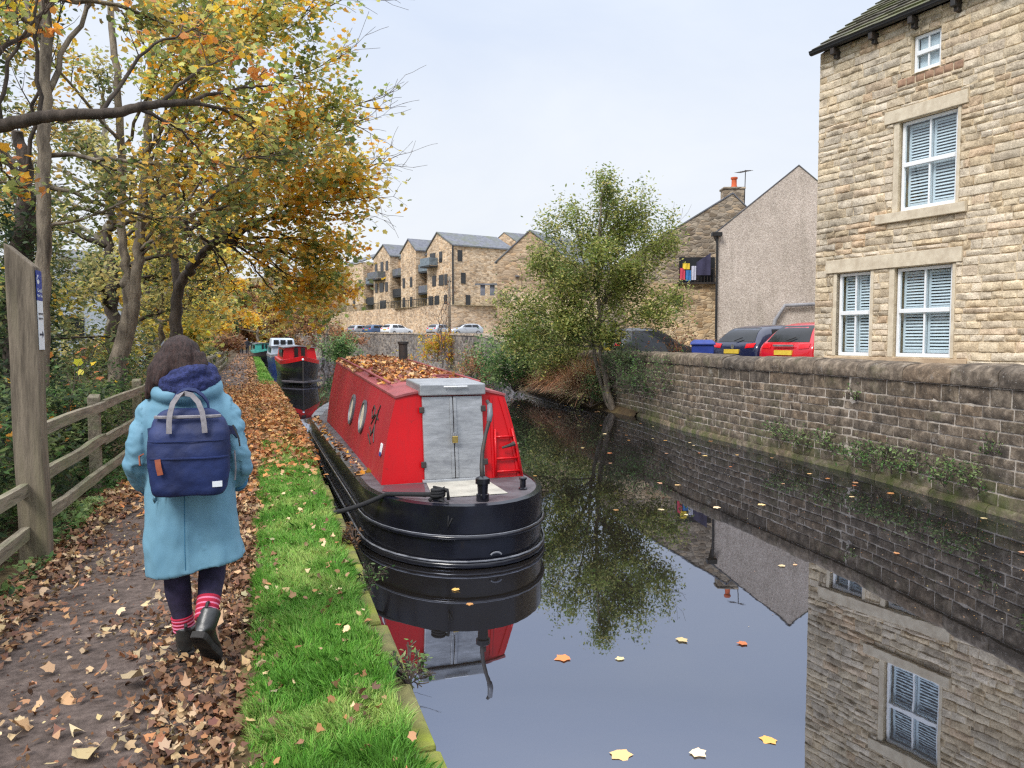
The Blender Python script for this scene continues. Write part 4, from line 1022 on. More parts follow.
b.add([c0+Vector((0,.034*math.cos(a),.034*math.sin(a))) for a in np.linspace(0,2*PI,20,endpoint=False)], [tuple(range(20))]); lg = obj('emblem', b, MATS['sign_white'], bl)
b = MB(); b.tube([c0+Vector((.001,.02*math.cos(a)+.004,.017*math.sin(a)-.006)) for a in np.linspace(.1,PI-.1,9)], .004, 5); b.tube([c0+Vector((.001,-.012,.012)),c0+Vector((.001,.002,.024)),c0+Vector((.001,.012,.012))], .003, 4); obj('emblem_mark', b, MATS['sign_blue'], lg)
b = MB(); za = 1.64; X = sx1+.026-.012*za+.005
b.box(X,X+.001,yc-.05,yc+.02,za-.007,za+.007); b.add([(X+.001,yc+.015,za-.03),(X+.001,yc+.055,za),(X+.001,yc+.015,za+.03),(X+.001,yc+.025,za)], [(0,1,2,3)]); obj('arrow', b, MATS['sign_ink'], wh)
b = MB()
for (z, ws) in ((1.79,(.03,.022,.03)),(1.755,(.024,.034,.02))):
    y = yc-.055
    for w_ in ws: b.box(X-.001,X+.0005,y,y+w_,z-.006,z+.006); y += w_+.012
obj('small_print', b, MATS['hull_edge'], wh)

# ------------------------------------------------------------------ cars
def car(name, label, loc, heading, paint, rear_plate=True, L=4.25, W=1.78, Hc=1.47, hatch=True, group=None):
    """local frame: origin on the ground at the middle of the rear bumper, +y forwards"""
    t_ = thing(name, label, 'car', loc, heading, group)
    S = [ # y, zbottom, halfw_low, halfw_mid, zbelt, halfw_belt, zroof, halfw_roof
        (.0,.32,.70,.78,.70,.74,.72,.66),(.06,.24,.78,.85,.92,.82,.95,.72),(.16,.2,.84,.88,.98,.85,1.03,.74),(.34,.2,.86,.89,.99,.86,1.28,.64),
        (.56,.2,.87,.89,.99,.86,Hc-.05,.58),(.95,.2,.87,.89,.98,.87,Hc,.6),(1.7,.2,.87,.89,.96,.87,Hc,.62),(2.25,.2,.87,.89,.95,.87,Hc-.06,.61),(2.7,.2,.87,.89,.94,.87,1.22,.65),(3.1,.2,.87,.89,.93,.85,.98,.72),
        (3.6,.2,.86,.88,.86,.83,.9,.7),(4.0,.22,.8,.84,.76,.78,.8,.62),(4.2,.28,.66,.7,.62,.62,.66,.5)]
    ky, kw = L/4.2, W/1.78
    rings = []
    for (y, zb, a, m_, zbt, wb, zr, wr) in S:
        y *= ky; a *= kw; m_ *= kw; wb *= kw; wr *= kw
        h = [(a,zb),(m_,zb+.18),(m_,(zb+zbt)/2+.1),(wb,zbt),(wr+.02,zr-.03),(wr*.75,zr),]
        rings.append([(x,y,z) for x, z in h]+[(-x,y,z) for x, z in reversed(h)])
    b = MB(); b.loft(rings); bo = obj('body', b, paint, t_, local=True, smooth=True, sub=1)
    bpy.context.view_layer.update(); dg = bpy.context.evaluated_depsgraph_get(); ev = bo.evaluated_get(dg)
    from mathutils.bvhtree import BVHTree
    bv = BVHTree.FromObject(bo, dg)
    G = MATS['glass_dark']
    def pane(name, rows, dr, off=.007, G=G):              # rows of ray starts in car space, cast along dr on to the body
        b = MB(); out_ = []
        for r_ in rows:
            q = []
            for p in r_:
                hit, nn, _, _ = bv.ray_cast(Vector(p), Vector(dr))
                if hit is None: return None
                if nn.dot(Vector(dr)) > 0: nn = -nn
                q.append(hit+nn*off)
            out_.append(q)
        b.loft(out_, False, False, closed=False); return obj(name, b, G, t_, local=True, smooth=True)
    lerp = lambda p, q, f: p+(q-p)*f
    pane('rear_window', [[(lerp(-1,1,i/8)*lerp(.66,.5,j/5)*kw, -2, lerp(1.02,Hc-.10,j/5)) for i in range(9)] for j in range(6)], (0,1,0))
    pane('windscreen', [[(lerp(-1,1,i/8)*lerp(.66,.5,j/5)*kw, 8, lerp(1.0,Hc-.12,j/5)) for i in range(9)] for j in range(6)], (0,-1,0))
    for sgn in (1,-1):
        for (y0, y1, y2, y3) in ((.56,1.5,1.45,.74),(1.56,2.75,2.3,1.51)):
            pane('side_window', [[(sgn*3, lerp(lerp(y0,y3,j/4),lerp(y1,y2,j/4),i/6)*ky, lerp(1.0,Hc-.13,j/4)) for i in range(7)] for j in range(5)], (-sgn,0,0))
    wp = MB(); wp.tube([(0,.10,1.05),(.22,.17,1.13)], .012, 5); obj('wiper', wp, MATS['plastic_black'], t_, local=True)
    for sgn in (1,-1):
        pane('tail_light', [[(sgn*lerp(.44,.73,i/5)*kw, -2, lerp(.86,.97,j/3)+.02*i/5) for i in range(6)] for j in range(4)], (0,1,0), .012, MATS['tail_red'])
        b = MB(); b.obox((sgn*.58*kw,4.06*ky,.7),(.14,0,0),(0,.08,0),(0,0,.06)); obj('headlight', b, MATS['white_plastic'], t_, local=True, bevel=.03)
        b = MB(); b.obox((sgn*.98*kw,2.55*ky,1.0),(.09,0,0),(0,.05,0),(0,0,.06)); obj('mirror', b, paint, t_, local=True, bevel=.03)
        for y in (.78*ky, 3.38*ky):
            b = MB(); c = Vector((sgn*.8*kw,y,.31)); rg = []
            for (o, rr) in ((-.1,.26),(-.1,.3),(-.08,.315),(.08,.315),(.1,.3),(.1,.22)): rg.append([c+Vector((o*sgn,rr*math.cos(a),rr*math.sin(a))) for a in np.linspace(0,2*PI,20,endpoint=False)])
            b.loft(rg); w_ = obj('wheel', b, MATS['tyre'], t_, local=True, smooth=True, flat_ang=40)
            b = MB(); b.add([c+Vector((.103*sgn,.215*math.cos(a),.215*math.sin(a))) for a in np.linspace(0,2*PI,20,endpoint=False)], [tuple(range(20))]); obj('rim', b, MATS['rim'], w_, local=True)
    b = MB(); b.obox((0,.015,.78 if hatch else .6),(.26,0,0),(0,.03,0),(0,0,.055)); obj('number_plate', b, MATS['plate_yellow'], t_, local=True)
    b = MB(); b.obox((0,-.0,.42),(.7*kw,0,0),(0,.04,0),(0,0,.09)); obj('bumper', b, MATS['plastic_black'], t_, local=True, bevel=.03)
    return t_
HEAD = math.atan2(.163, .987) - PI/2                  # nose pointing away from the canal
nv = car('hatchback_car', 'navy blue hatchback parked tail to the canal between the blue bin and the red car', (11.35,17.15,YARD), HEAD, MATS['navy_paint'])
b = MB(); b.add([(.06*math.cos(a),.035,.9+.06*math.sin(a)) for a in np.linspace(0,2*PI,16,endpoint=False)], [tuple(range(16))]); obj('badge', b, MATS['rim'], nv, local=True)
rc = car('hatchback_car', 'bright red hatchback parked tail to the canal against the stone house corner', (11.3,15.0,YARD), HEAD, MATS['red_car_paint'], L=3.9, W=1.7, Hc=1.5)
b = MB(); b.obox((0,-.0,.94),(.3,0,0),(0,.02,0),(0,0,.022)); obj('chrome_strip', b, MATS['rim'], rc, local=True, bevel=.008)
car('estate_car', 'dark parked car with a pale rear screen half hidden behind the alder trunk', (10.7,23.4,YARD), HEAD, MATS['dark_paint'], L=3.4, W=1.75, Hc=1.5)
car('hatchback_car', 'silver hatchback parked side on near the pole below the apartment block corner', (24.6,90.2,PARK-.1), PI/2+.25, MATS['silver_paint'], L=4.4)
for (x, y, m, lab) in ((10.2,101.9,'silver_paint','silver car at the left end of the row below the retaining wall'),(11.9,98.6,'blue_paint','dark blue car between two pale cars below the retaining wall'),(13.6,94.2,'white_paint','white car at the right end of the row below the retaining wall'),(18.9,92.2,'silver_paint','pale grey car parked alone between the row and the side-on silver car')):
    car('parked_car', lab, (x,y,PARK-.1), -.95, MATS[m])

# wheelie bin
bn = thing('wheelie_bin', 'blue wheelie bin standing behind the canal wall beside the navy car', 'bin', (10.15,16.55,YARD), -.55)
b = MB(); b.loft([[(-.22,-.26,.08),(.22,-.26,.08),(.22,.26,.08),(-.22,.26,.08)],[(-.27,-.33,.95),(.27,-.33,.95),(.27,.35,.95),(-.27,.35,.95)]]); obj('bin_body', b, MATS['blue_plastic'], bn, local=True, bevel=.03)
b = MB(); b.loft([[(-.3,-.37,.95),(.3,-.37,.95),(.3,.4,.95),(-.3,.4,.95)],[(-.3,-.37,.99),(.3,-.37,.99),(.3,.42,1.02),(-.3,.42,1.02)],[(-.22,-.3,1.06),(.22,-.3,1.06),(.22,.3,1.08),(-.22,.3,1.08)]]); obj('lid', b, MATS['blue_plastic'], bn, local=True, bevel=.02)
b = MB(); b.tube([(-.25,.43,1.0),(.25,.43,1.0)], .02, 8); obj('handle', b, MATS['blue_plastic'], bn, local=True)
for sgn in (-1,1):
    b = MB(); b.tube([(sgn*.24,.28,.1),(sgn*.3,.28,.1)], .1, 14); obj('wheel', b, MATS['tyre'], bn, local=True)
# dark garden railing behind the alder
gr = thing('garden_railing', 'black metal railing panel showing dark through the alder leaves', 'railing', (11.2,26,YARD))
b = MB()
for k in range(16): b.box(10.4+k*.11,10.43+k*.11,26.4-k*.05,26.43-k*.05,YARD,YARD+1.75)
b.loft([[(10.4,26.4,YARD+1.7),(10.4,26.45,YARD+1.7),(10.4,26.45,YARD+1.78),(10.4,26.4,YARD+1.78)],[(12.1,25.6,YARD+1.7),(12.1,25.65,YARD+1.7),(12.1,25.65,YARD+1.78),(12.1,25.6,YARD+1.78)]])
obj('bars', b, MATS['rail_dark'], gr)

# ------------------------------------------------------------------ people
def realise(o, name, m, parent, smooth=True, fn=None):
    """evaluate modifiers into a plain mesh"""
    dg = bpy.context.evaluated_depsgraph_get(); dg.update()
    me = bpy.data.meshes.new_from_object(o.evaluated_get(dg)); me.name = name
    bpy.data.objects.remove(o)
    if fn:
        for v in me.vertices: v.co = fn(v.co, v.normal)
    me.materials.clear()
    if smooth: me.polygons.foreach_set('use_smooth', [True]*len(me.polygons))
    return mesh_obj(name, me, m, parent)
def fuse(mb, name, m, parent, voxel=.014, smooth_n=4, fn=None):
    """one continuous skin over overlapping shapes"""
    me = bpy.data.meshes.new('tmp'); me.from_pydata(mb.v, [], mb.f); me.update()
    o = bpy.data.objects.new('tmp', me); COL.objects.link(o)
    r = o.modifiers.new('r', 'REMESH'); r.mode = 'VOXEL'; r.voxel_size = voxel
    s = o.modifiers.new('s', 'SMOOTH'); s.factor = .5; s.iterations = smooth_n
    return realise(o, name, m, parent, True, fn)
def skin_body(name, verts, edges, radii, m, parent, root=0, sub=2, fn=None):
    me = bpy.data.meshes.new('tmp'); me.from_pydata(verts, edges, []); me.update()
    o = bpy.data.objects.new('tmp', me); COL.objects.link(o)
    sk = o.modifiers.new('k', 'SKIN'); sk.use_smooth_shade = True
    lay = me.skin_vertices[0] if me.skin_vertices else None
    if lay is None:
        bpy.context.view_layer.objects.active = o; me.skin_vertices.new() if hasattr(me.skin_vertices, 'new') else None
        lay = me.skin_vertices[0] if me.skin_vertices else None
    for i, r in enumerate(radii):
        lay.data[i].radius = r if hasattr(r, '__len__') else (r, r); lay.data[i].use_root = (i == root)
    ss = o.modifiers.new('s', 'SUBSURF'); ss.levels = sub; ss.render_levels = sub
    return realise(o, name, m, parent, True, fn)
def ell(b, c, rx, ry, rz, rot=(0,0,0), nu=20, nv=14):
    s0 = len(b.v); b.sphere((0,0,0), rx, ry, rz, nu, nv); Rm = Euler(rot).to_matrix(); c = Vector(c)
    for i in range(s0, len(b.v)): b.v[i] = tuple(Rm @ Vector(b.v[i]) + c)
def ringz(z, a, bb, cx=0, cy=0, n=28, p=2.3, tilt=0):
    out = []
    for k in range(n):
        t = 2*PI*k/n; c, s = math.cos(t), math.sin(t); x = a*abs(c)**(2/p)*math.copysign(1, c); y = bb*abs(s)**(2/p)*math.copysign(1, s)
        out.append((cx+x, cy+y, z+tilt*x))
    return out

wl = (-.375, 4.07)
wm = thing('person', 'person in a blue raincoat, navy leggings and striped red socks walking away on the towpath', 'person', (wl[0], wl[1], .005), R(-2))
# body: one continuous figure (pelvis first), mid-stride: left foot planted in front, right heel lifting behind
V_ = [(0,0,.86),(0,0,1.0),(0,.005,1.15),(0,-.005,1.28),(-.005,.01,1.37),(-.02,.025,1.43),
      (-.125,0,1.29),(-.223,-.035,1.03),(-.198,.13,.87),(-.17,.19,.84),
      (.125,0,1.29),(.223,-.035,1.03),(.198,.13,.87),(.17,.19,.84),
      (-.085,0,.8),(-.085,.06,.45),(-.055,.1,.1),(-.04,.24,.04),
      (.085,0,.8),(.086,.11,.48),(.072,-.11,.25),(.1,-.04,.07)]
E_ = [(0,1),(1,2),(2,3),(3,4),(4,5),(3,6),(6,7),(7,8),(8,9),(3,10),(10,11),(11,12),(12,13),(0,14),(14,15),(15,16),(16,17),(0,18),(18,19),(19,20),(20,21)]
R_ = [(.13,.11),(.12,.09),(.13,.1),(.11,.08),.05,.05,.045,.036,.026,.03,.045,.036,.026,.03,.085,.052,.04,.03,.085,.052,.04,.03]
try:
    skin_body('body', V_, E_, R_, MATS['skin'], wm)
except Exception as ex:
    print('skin fallback', ex)
    b = MB()
    for a, c in E_: 
        ra = R_[a][0] if hasattr(R_[a], '__len__') else R_[a]; rc = R_[c][0] if hasattr(R_[c], '__len__') else R_[c]
        b.tube([V_[a], Vector(V_[a]).lerp(Vector(V_[c]), .5), V_[c]], [ra, (ra+rc)/2, rc], 12)
    fuse(b, 'body', MATS['skin'], wm)
# head with face looking ahead and slightly down
hd = MB(); ell(hd, (-.028,.045,1.505), .074, .095, .11, (R(-12),0,0)); ell(hd, (-.028,.09,1.46), .05,.06,.06); ell(hd, (-.028,.145,1.49), .013,.024,.022)
for s in (-1,1): ell(hd, (-.028+s*.078,.04,1.5), .012,.022,.032); ell(hd, (-.028+s*.03,.125,1.515), .018,.012,.01)
hd.tube([(-.01,.02,1.36),(-.025,.035,1.46)], [.052,.05], 12)
fuse(hd, 'head', MATS['skin'], wm, .008, 3)
# hair: shoulder length, swept to the left
hr = MB(); ell(hr, (-.035,.022,1.515), .094, .108, .104, (R(-8),0,0)); ell(hr, (-.035,-.02,1.455), .1, .078, .09)
hr.tube([(-.09,-.01,1.51),(-.125,-.03,1.44),(-.14,-.05,1.39),(-.165,-.06,1.345),(-.18,-.065,1.31)], [.055,.055,.042,.026,.01], 10)
hr.tube([(-.06,-.04,1.5),(-.095,-.065,1.43),(-.125,-.085,1.375)], [.055,.048,.025], 10)
hr.tube([(.03,-.01,1.52),(.055,-.03,1.46),(.06,-.03,1.40)], [.05,.05,.03], 10)
hr.tube([(-.02,-.04,1.51),(-.015,-.07,1.44),(.0,-.07,1.38)], [.055,.05,.03], 10)
def hairfn(co, n):
    k = noise.noise((co.x*34, co.y*34, co.z*4.5)); k2 = noise.noise((co.x*80, co.y*80, co.z*6+4))
    return co + n*(.0065*k+.003*k2)
fuse(hr, 'hair', MATS['hair'], wm, .008, 3, hairfn)
# raincoat
ct = MB()
prof = [(.475,.235,.165,.01),(.49,.235,.165,.01),(.6,.222,.155,.008),(.75,.212,.15,.005),(.88,.205,.145,0),(1.0,.198,.135,0),(1.1,.2,.132,-.005),(1.2,.195,.13,-.008),(1.27,.182,.12,-.008),(1.325,.14,.1,-.002),(1.37,.1,.085,.008),(1.41,.075,.075,.012)]
ct.loft([ringz(z, a, bb, -.005+(.02 if z < .5 else 0), cy, tilt=(.16 if z < .5 else (.05 if z < .7 else 0))) for z, a, bb, cy in prof])
for s in (-1,1):
    sx_ = s*1.0
    pts = [(s*.125,0,1.30),(s*.168,-.012,1.235),(s*.2,-.03,1.14),(s*.228,-.045,1.04),(s*.236,-.03,.98),(s*.228,.03,.93),(s*.214,.09,.885),(s*.205,.12,.865)]
    ct.tube(pts, [.064,.068,.062,.058,.058,.054,.049,.046], 16)
# folded down hood behind the neck
ct.tube([(-.005+.128*math.cos(a), -.015-.10*math.sin(a), 1.365-.035*math.sin(a)) for a in np.linspace(-.5,PI+.5,16)], [.03]+[.046]*14+[.03], 12)
def coatfn(co, n):
    z = co.z; x = co.x; s = 0
    if z < 1.0 and abs(x) < .24: s = .016*noise.noise((x*8, co.y*8, z*1.6+3))+.010*(.25-abs(noise.noise((x*11+z*2.5, co.y*11, z*3.2))))+.004*noise.noise((x*26, co.y*26, z*14))
    elif abs(x) > .2: s = .018*noise.noise((x*7+z*9, co.y*9, z*19))+.008*(abs(noise.noise((x*16, co.y*14, z*30+x*14)))-.2)
    else: s = .010*noise.noise((x*10, co.y*10, z*12))
    return co + n*s
fuse(ct, 'raincoat', MATS['coat'], wm, .009, 3, coatfn)
for s in (-1,1):
    cf = MB(); cf.tube([(s*.212,.10,.878),(s*.203,.128,.856)], [.053,.05], 14); obj('cuff', cf, MATS['coat_dark'], wm, local=True, smooth=True, flat_ang=50)
hm = MB(); rr = [ringz(.448, .238,.168,.015,.01, tilt=.14), ringz(.452,.238,.168,.015,.01, tilt=.14)]
sb_ = MB(); sb_.tube([(-.01,-.150,.86),(-.012,-.163,.6),(-.01,-.170,.5)], .0025, 4); obj('seam', sb_, MATS['coat_dark'], wm, local=True)
# knitted navy scarf / snood
sc = MB()
sc.tube([(.0+.092*math.cos(a), -.01+.094*math.sin(a), 1.42+.020*math.cos(a)+.008*math.sin(a*3)) for a in np.linspace(0,2*PI,27)], .044, 12)
sc.tube([(.005+.108*math.cos(a), -.02+.104*math.sin(a), 1.38+.012*math.cos(a)+.010*math.sin(a*2+1)) for a in np.linspace(0,2*PI,27)], .042, 12)
sc.tube([(-.1,-.085,1.39),(-.04,-.13,1.40),(.03,-.125,1.435),(.072,-.095,1.455),(.085,-.05,1.46)], [.028,.034,.036,.03,.02], 10); sc.tube([(-.09,-.1,1.365),(.0,-.15,1.365),(.09,-.11,1.40)], [.03,.032,.03], 10)
def scfn(co, n): return co+n*(.008*noise.noise((co.x*14, co.y*14, co.z*30))+.0035*noise.noise((co.x*60, co.y*60, co.z*60)))
fuse(sc, 'snood', MATS['knit_navy'], wm, .009, 2, scfn)
# leggings
for s, pts, rad in ((-1, [(-.085,0,.86),(-.09,.015,.7),(-.088,.05,.5),(-.083,.055,.42),(-.076,.045,.34),(-.062,.055,.22),(-.055,.06,.17)], [.098,.088,.068,.062,.064,.05,.046]),
                    (1, [(.085,0,.86),(.088,.06,.7),(.088,.12,.54),(.086,.10,.48),(.084,.045,.41),(.08,-.03,.34),(.076,-.08,.29)], [.098,.088,.072,.066,.066,.058,.05])):
    lg = MB(); lg.tube(pts, rad, 18); fuse(lg, 'legging', MATS['leggings'], wm, .012, 3)
# striped socks: red with pale bands
def sockmat():
    m, t, out = nt('sock'); a = N(t, 'ShaderNodeAttribute', attribute_name='tint')
    c = ramp(t, a.outputs['Fac'], [(0, lin(172,28,58)), (.6, lin(206,120,150))]); c.node.color_ramp.interpolation = 'CONSTANT'
    pbr(t, out, c, .9, bump(t, noi(t, coords(t), 160, 2), .3, .004)); return m
SOCK = sockmat()
def sock(p0, p1, r0, r1):
    b = MB(); p0 = Vector(p0); p1 = Vector(p1); n = 22
    pts = [p0.lerp(p1, i/n) for i in range(n+1)]
    s0 = len(b.v); b.tube(pts, [r0+(r1-r0)*i/n+.002*math.sin(i*1.4) for i in range(n+1)], 18)
    for i in range(n+1):
        for k in range(18): b.t[s0+i*18+k] = .9 if i % 5 in (3,4) else .1
    obj('sock', b, SOCK, wm, local=True, smooth=True)
sock((-.062,.055,.21),(-.052,.06,.13),.053,.052); sock((.078,-.055,.325),(.07,-.125,.24),.055,.053)
# ankle boots, in foot space: y to the toe, z up from the heel
def boot(M4):
    T = lambda p: tuple(M4 @ (Vector(p)*.92))
    b = MB(); secs = [(-.035,.022,.03,.045),(-.03,.033,.03,.1),(.0,.04,.03,.125),(.04,.041,.03,.13),(.08,.041,.03,.105),(.12,.043,.03,.085),(.16,.045,.03,.072),(.195,.042,.03,.06),(.22,.03,.03,.05),(.235,.012,.03,.04)]
    rings = []
    for y, w, z0, z1 in secs:
        rings.append([T((w*math.cos(a), y, (z0+z1)/2+(z1-z0)/2*math.sin(a)*(1 if math.sin(a) > 0 else 1))) for a in np.linspace(0,2*PI,16,endpoint=False)])
    b.loft(rings)
    b.tube([T((0,.012,.06)),T((0,.01,.1)),T((0,.006,.14)),T((0,.004,.175))], [.044,.05,.052,.054], 16)
    bt = fuse(b, 'boot', MATS['boot'], wm, .008, 3)
    so_ = MB(); out_ = []
    for y, w in ((-.05,.018),(-.044,.034),(-.02,.043),(.03,.042),(.08,.038),(.12,.044),(.17,.05),(.21,.045),(.24,.028),(.252,.008)): out_.append((w, y))
    poly = out_+[(-w, y) for w, y in reversed(out_)]
    so_.loft([[T((x,y,.0)) for x, y in poly],[T((x*1.03,y,.012)) for x, y in poly],[T((x,y,.034)) for x, y in poly]])
    for y in (-.03,-.01,.01,.1,.12,.14,.16,.18,.2): so_.add([T((-.03,y,-.004)),T((.03,y,-.004)),T((.03,y+.009,-.004)),T((-.03,y+.009,-.004))], [(0,1,2,3)])
    obj('sole', so_, MATS['boot_sole'], bt, local=True)
    pt = MB(); pt.tube([T((0,-.05,.165)),T((0,-.058,.188)),T((0,-.046,.195))], .008, 6); obj('pull_tab', pt, MATS['rail_dark'], bt, local=True)
boot(Matrix.Translation((-.045,.045,0)) @ Matrix.Rotation(R(8),4,'Z'))
boot(Matrix.Translation((.05,-.22,.168)) @ Matrix.Rotation(R(-20),4,'Z') @ Matrix.Rotation(R(-46),4,'X'))
# ------------------------------------------------------------------ backpack
bpk = thing('backpack', 'navy backpack with pale grey grab handles worn by the person in the blue raincoat', 'backpack', (wl[0]+.022, wl[1]-.13, .875), R(-2))
b = MB()
rings = []
for z, a, d, x0 in ((.015,.13,.05,0),(.0,.148,.07,0),(.03,.166,.082,0),(.12,.178,.088,0),(.22,.182,.082,0),(.3,.178,.07,0),(.35,.158,.056,0),(.39,.128,.045,0),(.405,.1,.035,0)):
    rings.append(ringz(z, a, d, x0, -.085+(.02 if z > .3 else 0), 32, 3.4))
b.loft(rings)
def pkfn(co, n): return co+n*(.007*noise.noise((co.x*9, co.y*9, co.z*14))+.003*noise.noise((co.x*24, co.y*24, co.z*30)))
fuse(b, 'pack_body', MATS['pack_navy'], bpk, .011, 4, pkfn)
def pline(name, pts, r, m, par=bpk, n=5): bb = MB(); bb.tube(pts, r, n); return obj(name, bb, m, par, local=True)
arc = lambda z, dd, a=.185: [(x*a, -.085-dd*(1-abs(x)**3.4)**(1/3.4), z) for x in np.linspace(-.97,.97,17)]
pline('zip', arc(.372,.052,.145), .008, MATS['strap_grey']); pline('pocket_seam', arc(.185,.09,.179), .005, MATS['pack_navy']); pline('flap_seam', arc(.262,.08,.177), .003, MATS['pack_navy'])
pline('side_piping', [(.196,-.075,.06),(.2,-.07,.12),(.196,-.065,.2)], .004, MATS['strap_grey'])
# grab handles as flat webbing
def band(name, pts, w, m, side=Vector((1,0,0)), th=.003):
    bb = MB(); P = [Vector(p) for p in pts]; rg = []
    for i, p in enumerate(P):
        tg = (P[min(i+1,len(P)-1)]-P[max(i-1,0)]).normalized(); s = (side-tg*side.dot(tg)).normalized(); nn = tg.cross(s)
        rg.append([p+s*w-nn*th, p+s*w+nn*th, p-s*w+nn*th, p-s*w-nn*th])
    bb.loft(rg); return obj(name, bb, m, bpk, local=True, smooth=True, flat_ang=30)
band('grab_handle', [(-.075,-.166,.30),(-.074,-.163,.35),(-.071,-.152,.39),(-.06,-.14,.435),(-.038,-.13,.468),(-.01,-.126,.48),(.02,-.128,.472),(.048,-.138,.44),(.066,-.152,.395),(.073,-.163,.35),(.077,-.166,.30)], .0115, MATS['strap_grey'], Vector((1,0,.25)))
band('grab_handle', [(-.085,-.045,.39),(-.08,-.05,.43),(-.06,-.065,.465),(-.03,-.075,.49),(.0,-.08,.497),(.03,-.075,.49),(.06,-.065,.465),(.08,-.05,.43),(.085,-.045,.39)], .014, MATS['pack_navy'], Vector((0,1,.5)))
for s in (-1,1):
    band('shoulder_strap', [(s*.165,-.05,.30),(s*.19,.0,.29),(s*.2,.06,.26),(s*.19,.12,.2),(s*.15,.16,.12)], .02, MATS['pack_navy'], Vector((0,0,1)))
band('zip_pull', [(-.125,-.172,.185),(-.12,-.18,.15),(-.113,-.18,.115)], .012, MATS['leather_brown'])
band('strap_end', [(-.2,-.08,.2),(-.215,-.09,.19),(-.21,-.1,.15)], .012, MATS['leather_brown'], Vector((0,1,0)))
band('strap_end', [(.19,-.05,.32),(.215,-.06,.26),(.22,-.06,.22)], .012, MATS['plastic_black'], Vector((0,1,0)))
bb = MB(); bb.obox((.125,-.158,.06), (.021,.004,0), (0,.006,0), (0,0,.013)); lbp = obj('label_patch', bb, MATS['sign_white'], bpk, local=True)

# distant walkers
def walker(label, x, y, top_m, leg_m, hat=None, ph=1, h=1.72):
    t_ = thing('person', label, 'person', (x, y, 0), 0, None); k = h/1.72
    b = MB(); 
    b.loft([ringz(z*k, a, d, 0, 0, 14) for z, a, d in ((.78,.17,.12),(.95,.175,.12),(1.15,.19,.12),(1.35,.2,.11),(1.43,.12,.09),(1.5,.05,.05))])
    for s in (-1,1): b.tube([(s*.18,0,1.38*k),(s*.24,-.04*s*ph,1.12*k),(s*.22,.1*s*ph,.88*k)], [.065,.055,.04], 10)
    for s in (-1,1): b.tube([(s*.09,0,.85*k),(s*.09,.12*s*ph,.48*k),(s*.09,.1*s*ph-.04,.08)], [.09,.065,.045], 10); b.tube([(s*.09,.1*s*ph-.05,.05),(s*.09,.1*s*ph+.16,.04)], [.05,.04], 8)
    ell(b, (0,.02,1.6*k), .08,.095,.115, nu=12, nv=8)
    body = fuse(b, 'body', MATS['skin'], t_, .03, 2)
    b = MB(); b.loft([ringz(z*k, a, d, 0, 0, 14) for z, a, d in ((.74,.2,.15),(.95,.2,.145),(1.15,.21,.145),(1.37,.22,.13),(1.46,.13,.1),(1.5,.06,.06))])
    for s in (-1,1): b.tube([(s*.19,0,1.38*k),(s*.255,-.04*s*ph,1.12*k),(s*.235,.1*s*ph,.92*k)], [.08,.07,.055], 10)
    fuse(b, 'jacket', top_m, t_, .03, 2)
    b = MB()
    for s in (-1,1): b.tube([(s*.09,0,.88*k),(s*.09,.12*s*ph,.48*k),(s*.09,.1*s*ph-.04,.1)], [.105,.08,.06], 10)
    fuse(b, 'trousers', leg_m, t_, .03, 1)
    b = MB(); ell(b, (0,-.005,1.63*k), .092,.105,.105, nu=12, nv=8); obj('hair' if not hat else 'hat', b, hat or MATS['hair'], t_, local=True, smooth=True)
walker('distant walker in dark clothes at the left of the group on the towpath', -2.75, 90, MATS['dark_cloth'], MATS['dark_cloth'], None, 1)
walker('distant walker in a dark coat and pale hat in the middle of the towpath', -2.15, 89, MATS['dark_cloth'], MATS['dark_cloth'], MATS['grey_cloth'], -1, 1.78)
walker('shorter distant walker at the right of the group, farthest along the towpath', -1.75, 97, MATS['dark_paint'], MATS['dark_cloth'], None, 1, 1.6)

# ------------------------------------------------------------------ vegetation
A_ = lambda *rgb: np.array([lin(*c) for c in rgb])
PAL_AUT = A_((238,192,70),(236,172,62),(214,144,78),(216,202,112),(184,188,112),(146,160,94),(196,122,78),(240,208,118))
PAL_MIX = A_((136,142,84),(112,124,74),(164,160,92),(96,110,70),(196,164,84),(144,124,82),(124,110,80),(208,176,92))
PAL_OLIVE = A_((126,134,84),(104,114,72),(146,146,98),(160,150,96),(88,100,66),(176,166,106))
PAL_DARK = A_((70,88,60),(54,72,52),(86,104,70),(46,60,46),(98,110,76),(76,92,56))
PAL_ALDER = A_((150,160,86),(126,142,74),(172,176,100),(108,124,70),(186,180,104),(196,190,128),(100,114,64))
PAL_GREEN = A_((84,118,66),(102,136,74),(70,100,60),(118,144,88),(140,158,102))
PAL_BROWN = A_((150,110,74),(170,126,86),(130,96,66),(112,84,60),(188,142,92),(160,118,90))
PAL_RUST = A_((178,96,74),(150,84,66),(190,120,96),(130,80,62),(168,110,86))
PAL_GRASS = A_((108,166,62),(124,182,70),(92,148,54),(140,190,86),(118,156,70),(154,176,96))
PAL_FALL = A_((150,108,78),(178,136,98),(122,88,68),(198,162,120),(108,80,64),(166,116,78),(138,102,80),(206,178,138))
PAL_BRIGHTFALL = A_((186,130,78),(204,152,94),(168,110,66),(150,98,66),(212,168,108),(136,96,68),(196,124,68),(180,142,100))
PAL_FLOAT = A_((206,160,86),(214,182,122),(190,116,72),(196,150,116),(222,196,150),(180,130,80))
MAPLE = np.array([(r*math.sin(a), r*math.cos(a)) for a, r in ((PI,.5),(PI*.82,.5),(PI*.66,.74),(PI*.53,.6),(PI*.36,.9),(PI*.19,.66),(0,1.0),(-PI*.19,.66),(-PI*.36,.9),(-PI*.53,.6),(-PI*.66,.74),(-PI*.82,.5))])
